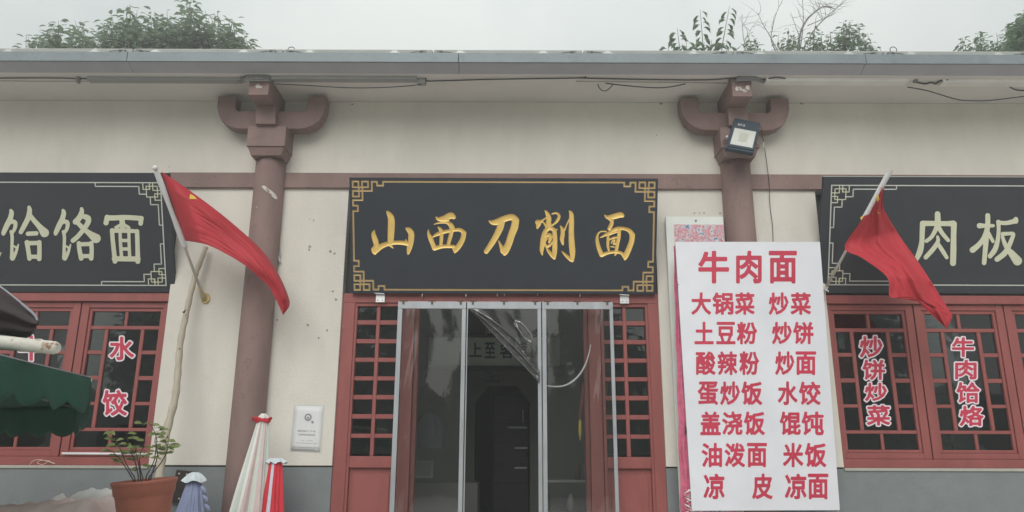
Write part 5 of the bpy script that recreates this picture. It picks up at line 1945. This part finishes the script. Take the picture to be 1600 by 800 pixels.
# house plant standing inside the right window
HP = thing('house_plant', 'green leafed house plant behind the bottom panes of the right window', 'plant', at(1495, 700, .3))
random.seed(4)
mb = MB()
c = at(1487, 692, .3)
for a, l_ in ((.2, .16), (.9, .13), (1.5, .12), (2.3, .12), (-.5, .12), (-1.1, .10), (2.9, .08)):
    leaf(mb, c, (math.cos(a), -.1, math.sin(a)), np.array([0, -1, .3]), l_, .035)
c2 = at(1557, 698, .3)
leaf(mb, c2, (-.6, -.1, .5), np.array([0, -1, .3]), .10, .02)
leaf(mb, c2, (.6, -.1, .3), np.array([0, -1, .3]), .07, .02)
mb.build('leaves', 'rose_leaf', HP)
MB().tube([c, c + np.array([.02, .02, -.2])], .004, 6).build('stem', 'stem_brown', HP)
mb = MB()
mb.lathe([(0, -.38), (.07, -.38), (.09, -.2), (.08, -.2), (0, -.21)], (c[0] + .02, c[1] + .05, c[2]), 20)
mb.build('pot', 'terracotta', HP)


# ================================================================== TREES
def shoot(ml, mt, base, tip_, n, ln, droop=.35, sp=.9, r0=.012):
    base, tip_ = np.array(base), np.array(tip_)
    mid = (base + tip_) / 2 + np.array([random.uniform(-.06, .06), random.uniform(-.06, .06), 0])
    P = [base, mid, tip_]
    mt.tube(P, [r0, r0 * .7, r0 * .35], 5, cap=False)
    for i in range(n):
        t = (i + .4) / n
        p = (1 - t) ** 2 * base + 2 * t * (1 - t) * mid + t * t * tip_
        a = i * 2.4 + random.uniform(-.5, .5)
        d = np.array([math.cos(a) * sp, math.sin(a) * sp, random.uniform(-droop, .25)])
        l_ = ln * random.uniform(.7, 1.15) * (1 - .25 * t)
        leaf(ml, p + d * ln * random.uniform(.1, .7), d, np.array([random.uniform(-.7, .7), random.uniform(-1.1, .1), 1]), l_, l_ * .55, curl=.22)


def roof_tree(label, name, trunk_px, Y, targets, dens, mleaf, ln, group='trees growing behind the roof', base_y=150, seed=1):
    """targets: silhouette (px, top py) the crown reaches above the roof line"""
    random.seed(seed)
    ml, mt = MB(), MB()
    b = at(trunk_px, 90, Y)
    root = np.array([b[0], Y, 0.0])
    T = thing(name, label, 'tree', root, group)
    low = at(trunk_px, base_y + 90, Y)
    mt.tube([root, root + np.array([.1, 0, 2.5]), np.array([low[0] + .05, Y, low[2]])], [.20, .16, .10], 10)
    for (px_, ty, half, k) in targets:
        ty -= 5
        p = at(px_, ty, Y)
        fork = np.array([low[0], Y, low[2]]) + np.array([0, 0, -.5 * random.random()])
        hub = at(px_ + random.uniform(-6, 6), base_y - 20, Y + random.uniform(-.5, .5))
        mt.tube([fork, (fork + hub) / 2 + np.array([random.uniform(-.15, .15), 0, .1]), hub], [.06, .045, .03], 6)
        nsh = int(k * dens * 2.6)
        for i in range(nsh):
            r_ = random.random() ** .8
            dx = random.uniform(-1, 1) * half
            ytop = ty + (base_y - ty) * (abs(dx) / half) ** 2.6 * .6
            yy = ytop + (base_y - ytop) * (random.random() ** 1.5)
            Yd = Y + random.uniform(-.9, .9)
            tp = at(px_ + dx, yy + 2, Yd)
            bs = tp + (hub - tp) * .30 + np.array([0, 0, -.12])
            if np.linalg.norm(bs - tp) > .75: bs = tp + (bs - tp) / np.linalg.norm(bs - tp) * .75
            shoot(ml, mt, bs, tp, random.randint(9, 14), ln * 1.12, sp=.9, r0=.009)
    mt.build('trunk', 'bark', T)
    ml.build('crown', mleaf, T)
    return T


roof_tree('tall rounded grey green tree crown behind the roof left of the left column', 'broadleaf_tree', 250, 8.2,
          [(170, 24, 18, 10), (205, 8, 24, 16), (240, 20, 20, 13), (262, 12, 16, 10), (298, -4, 22, 18), (330, 12, 24, 18), (362, 24, 22, 14), (385, 58, 14, 5), (150, 56, 12, 4), (275, 36, 55, 26), (215, 40, 45, 18), (345, 40, 30, 10)],
          1.15, 'leaf_grey', .21, seed=12)
roof_tree('small grey green treetop with two tufts behind the far left roof', 'broadleaf_tree', 100, 7.6,
          [(88, 33, 14, 7), (63, 46, 11, 6), (75, 50, 22, 6), (122, 30, 17, 9), (42, 58, 10, 3)], 1.15, 'leaf_grey', .20, seed=5)
# three leafy upright shoots
random.seed(8)
T = thing('sapling_tree', 'young tree with three tall leafy shoots behind the roof right of the sign', 'tree', (at(1100, 90, 6.5)[0], 6.5, 0), 'trees growing behind the roof')
ml, mt = MB(), MB()
rb = np.array([at(1100, 90, 6.5)[0], 6.5, 0])
lowp = at(1098, 170, 6.5)
mt.tube([rb, (rb + lowp) / 2 + np.array([.1, 0, 0]), lowp], [.12, .09, .06], 8)
for (bx_, tx, ty, n) in ((1060, 1058, 43, 18), (1102, 1094, 15, 24), (1122, 1140, 9, 26), (1075, 1072, 62, 10), (1090, 1088, 60, 10), (1108, 1112, 62, 10), (1132, 1136, 62, 9), (1045, 1045, 66, 8), (1035, 1036, 72, 4), (1118, 1120, 64, 9), (1104, 1100, 66, 9), (1068, 1066, 68, 9)):
    b_ = at(bx_, 118, 6.5)
    t_ = at(tx, ty, 6.5 + random.uniform(-.3, .3))
    mt.tube([lowp, b_], [.03, .018], 6)
    mid = (b_ + t_) / 2 + np.array([random.uniform(-.05, .05), 0, 0])
    mt.tube([b_, mid, t_], [.012, .009, .004], 5)
    for i in range(n):
        t = (i + .3) / n
        p = (1 - t) ** 2 * b_ + 2 * t * (1 - t) * mid + t * t * t_
        s_ = 1 if i % 2 else -1
        d = np.array([s_ * random.uniform(.6, 1), random.uniform(-.7, .7), random.uniform(-.75, -.1)])
        l_ = .17 * random.uniform(.75, 1.15)
        for q in range(2):
            leaf(ml, p + d * .04 * (q + 1), d + np.array([0, .3 * q, -.35 * q]), np.array([random.uniform(-.3, .3), random.uniform(-1.4, -.4), 1]), l_, l_ * .78, curl=.2)
mt.build('trunk', 'bark', T)
ml.build('crown', 'leaf_green', T)
roof_tree('wide low green tree crown behind the roof right of the floodlight', 'broadleaf_tree', 1300, 8.0,
          [(1225, 42, 20, 12), (1248, 50, 16, 9), (1275, 46, 20, 10), (1300, 50, 18, 9), (1324, 33, 20, 13), (1352, 52, 20, 9), (1372, 66, 12, 4), (1170, 56, 18, 8), (1185, 62, 14, 5), (1340, 38, 10, 4)],
          1.45, 'leaf_green', .13, seed=3)
roof_tree('low loose green bush crown behind the far right roof', 'broadleaf_tree', 1550, 7.8,
          [(1503, 56, 10, 4), (1530, 50, 14, 7), (1552, 48, 14, 8), (1575, 48, 16, 9), (1600, 58, 20, 9)], 1.4, 'leaf_green', .13, seed=6)
roof_tree('dark nearer tree entering at the top right corner', 'broadleaf_tree', 1622, 5.6,
          [(1600, 17, 16, 10), (1590, 38, 12, 6), (1625, 5, 30, 14)], 1.3, 'leaf_green', .17, seed=14, base_y=70)
# bare branched tree
random.seed(17)
T = thing('bare_tree', 'leafless branching tree behind the roof right of the floodlight', 'tree', (at(1245, 90, 8.6)[0], 8.6, 0), 'trees growing behind the roof')
mt = MB()
rb = np.array([at(1245, 90, 8.6)[0], 8.6, 0])
hub = at(1245, 130, 8.6)
mt.tube([rb, (rb + hub) / 2 + np.array([.1, 0, 0]), hub], [.16, .12, .07], 8)


def bough(pts, r0, lvl=0, Y=8.6):
    P = [at(a, b, Y + .1 * i) if len(q_ := (a, b)) else 0 for i, (a, b) in enumerate(pts)]
    Pc = catmull(P, 4)
    mt.tube(Pc, [r0 * (1 - .75 * i / len(Pc)) for i in range(len(Pc))], 5)
    return Pc


def twigs(Pc, n, ln, r_):
    for i in range(n):
        k = random.randint(len(Pc) // 4, len(Pc) - 1)
        p = Pc[k]
        d = np.array([random.uniform(-1, 1), random.uniform(-.5, .5), random.uniform(-.2, 1)])
        d /= np.linalg.norm(d)
        q = [p]
        for s_ in range(5):
            d = d + np.array([random.uniform(-.45, .45), random.uniform(-.2, .2), random.uniform(-.3, .2)])
            q.append(q[-1] + d / np.linalg.norm(d) * ln / 5)
        mt.tube(q, [r_ * (1 - .16 * s_) for s_ in range(6)], 4)


for pts, r_, nt_ in (([(1245, 130), (1248, 65), (1258, 35), (1272, 20), (1288, 10), (1305, 14)], .035, 16), ([(1248, 90), (1254, 50), (1255, 20), (1253, -10)], .016, 5),
                     ([(1248, 90), (1270, 50), (1290, 28), (1308, 12), (1326, -4)], .018, 14), ([(1240, 120), (1207, 70), (1208, 40), (1215, 15), (1222, 4)], .016, 3),
                     ([(1235, 120), (1205, 60), (1192, 38), (1184, 20)], .014, 6), ([(1230, 130), (1170, 80), (1160, 40), (1160, 22)], .013, 5), ([(1230, 130), (1166, 80), (1172, 48), (1186, 32)], .010, 4),
                     ([(1250, 60), (1242, 38), (1236, 20)], .010, 3), ([(1262, 40), (1285, 30), (1300, 22), (1310, 8)], .012, 9)):
    twigs(bough(pts, r_), nt_, .55, .006)
mt.build('branches', 'twig_grey', T)

# trees and buildings across the street, behind the photographer: seen mirrored in film and glass
random.seed(40)


def big_tree(x, y, h, r_, label):
    T = thing('street_tree', label, 'tree', (x, y, 0), 'street trees behind the photographer')
    mt, ml = MB(), MB()
    mt.tube([(x, y, 0), (x + .1, y, h * .3), (x, y + .1, h * .6), (x, y, h * .85)], [.28, .22, .13, .05], 10)
    cl_ = []
    for k in range(16):
        a = random.uniform(0, 6.28)
        q = np.array([x + math.cos(a) * r_ * random.uniform(.2, .8), y + math.sin(a) * r_ * random.uniform(.2, .8), h * random.uniform(.38, .93)])
        cl_.append((q, r_ * random.uniform(.3, .5)))
        mt.tube([(x, y, q[2] * .7), (np.array([x, y, q[2] * .85]) + q) / 2, q], [.08, .05, .02], 5)
    for q, cr_ in cl_:
        for k in range(170):
            v = np.array([random.gauss(0, 1) for _ in range(3)])
            v = v / np.linalg.norm(v) * cr_ * random.uniform(.4, 1.05)
            d = np.array([random.uniform(-1, 1), random.uniform(-1, 1), random.uniform(-.6, .4)])
            leaf(ml, q + v, d, np.array([random.uniform(-.5, .5), random.uniform(-.5, .5), 1]), .42, .30)
    mt.build('trunk', 'bark', T)
    ml.build('crown', 'leaf_dark', T)


for i, (x, y, h, r_) in enumerate(((-9, -24, 7.8, 2.6), (-4.2, -22, 8.4, 2.4), (-.2, -27, 7.2, 2.2), (3.6, -23, 8.6, 2.5), (8.5, -25, 7.6, 2.8), (13.5, -23, 8.2, 2.9), (-14.5, -25, 8.6, 3.0))):
    big_tree(x, y, h, r_, ['broad dark street tree', 'tall dark street tree', 'short dark street tree', 'tallest dark street tree', 'spreading dark street tree', 'large dark street tree', 'full dark street tree'][i] + ' across the road behind the camera')

# unseen hedge added to cover the horizon line in the reflections
random.seed(2)
T = thing('hedge', 'long unseen dark hedge added behind the camera to darken the reflections', 'hedge', (0, -31, 0))
mb = MB()


def hg(u, v):
    x = -34 + 68 * u
    a = math.pi * v
    rz = 4.6 + .8 * noise.noise(Vector((x * .25, 0, 3)))
    k = 1 + .12 * noise.noise(Vector((x * .9, v * 9, 5)))
    return (x, -31 + 1.8 * math.cos(a) * k, rz * math.sin(a) ** .5 * k)


mb.grid(hg, 180, 16, smooth=False)
mb.build('foliage_core', 'leaf_dark', T)
mb = MB()
for i in range(5500):
    u, v = random.random(), random.uniform(.3, 1)
    p = hg(u, 1 - v * .72 if random.random() < .8 else random.random())
    leaf(mb, p, (random.uniform(-1, 1), random.uniform(-.2, 1), random.uniform(-.6, .8)), np.array([random.uniform(-.5, .5), .6, 1]), .45, .3)
mb.build('leaves', 'leaf_dark', T)

# haze volume added to imitate lens veil: fades far trees, lifts dark tones
hm = bpy.data.materials.new('haze')
hm.use_nodes = True
ht = hm.node_tree
ht.nodes.clear()
hv = ht.nodes.new('ShaderNodeVolumePrincipled')
hv.inputs['Color'].default_value = (.93, .94, .94, 1)
hv.inputs['Density'].default_value = .0105
hv.inputs['Anisotropy'].default_value = .2
ho = ht.nodes.new('ShaderNodeOutputMaterial')
ht.links.new(hv.outputs[0], ho.inputs['Volume'])
MATS['haze'] = hm
hz = MB().box(-36, 36, -35, 17, -1.3, 13.5).build('haze', 'haze')
hz['kind'] = 'stuff'
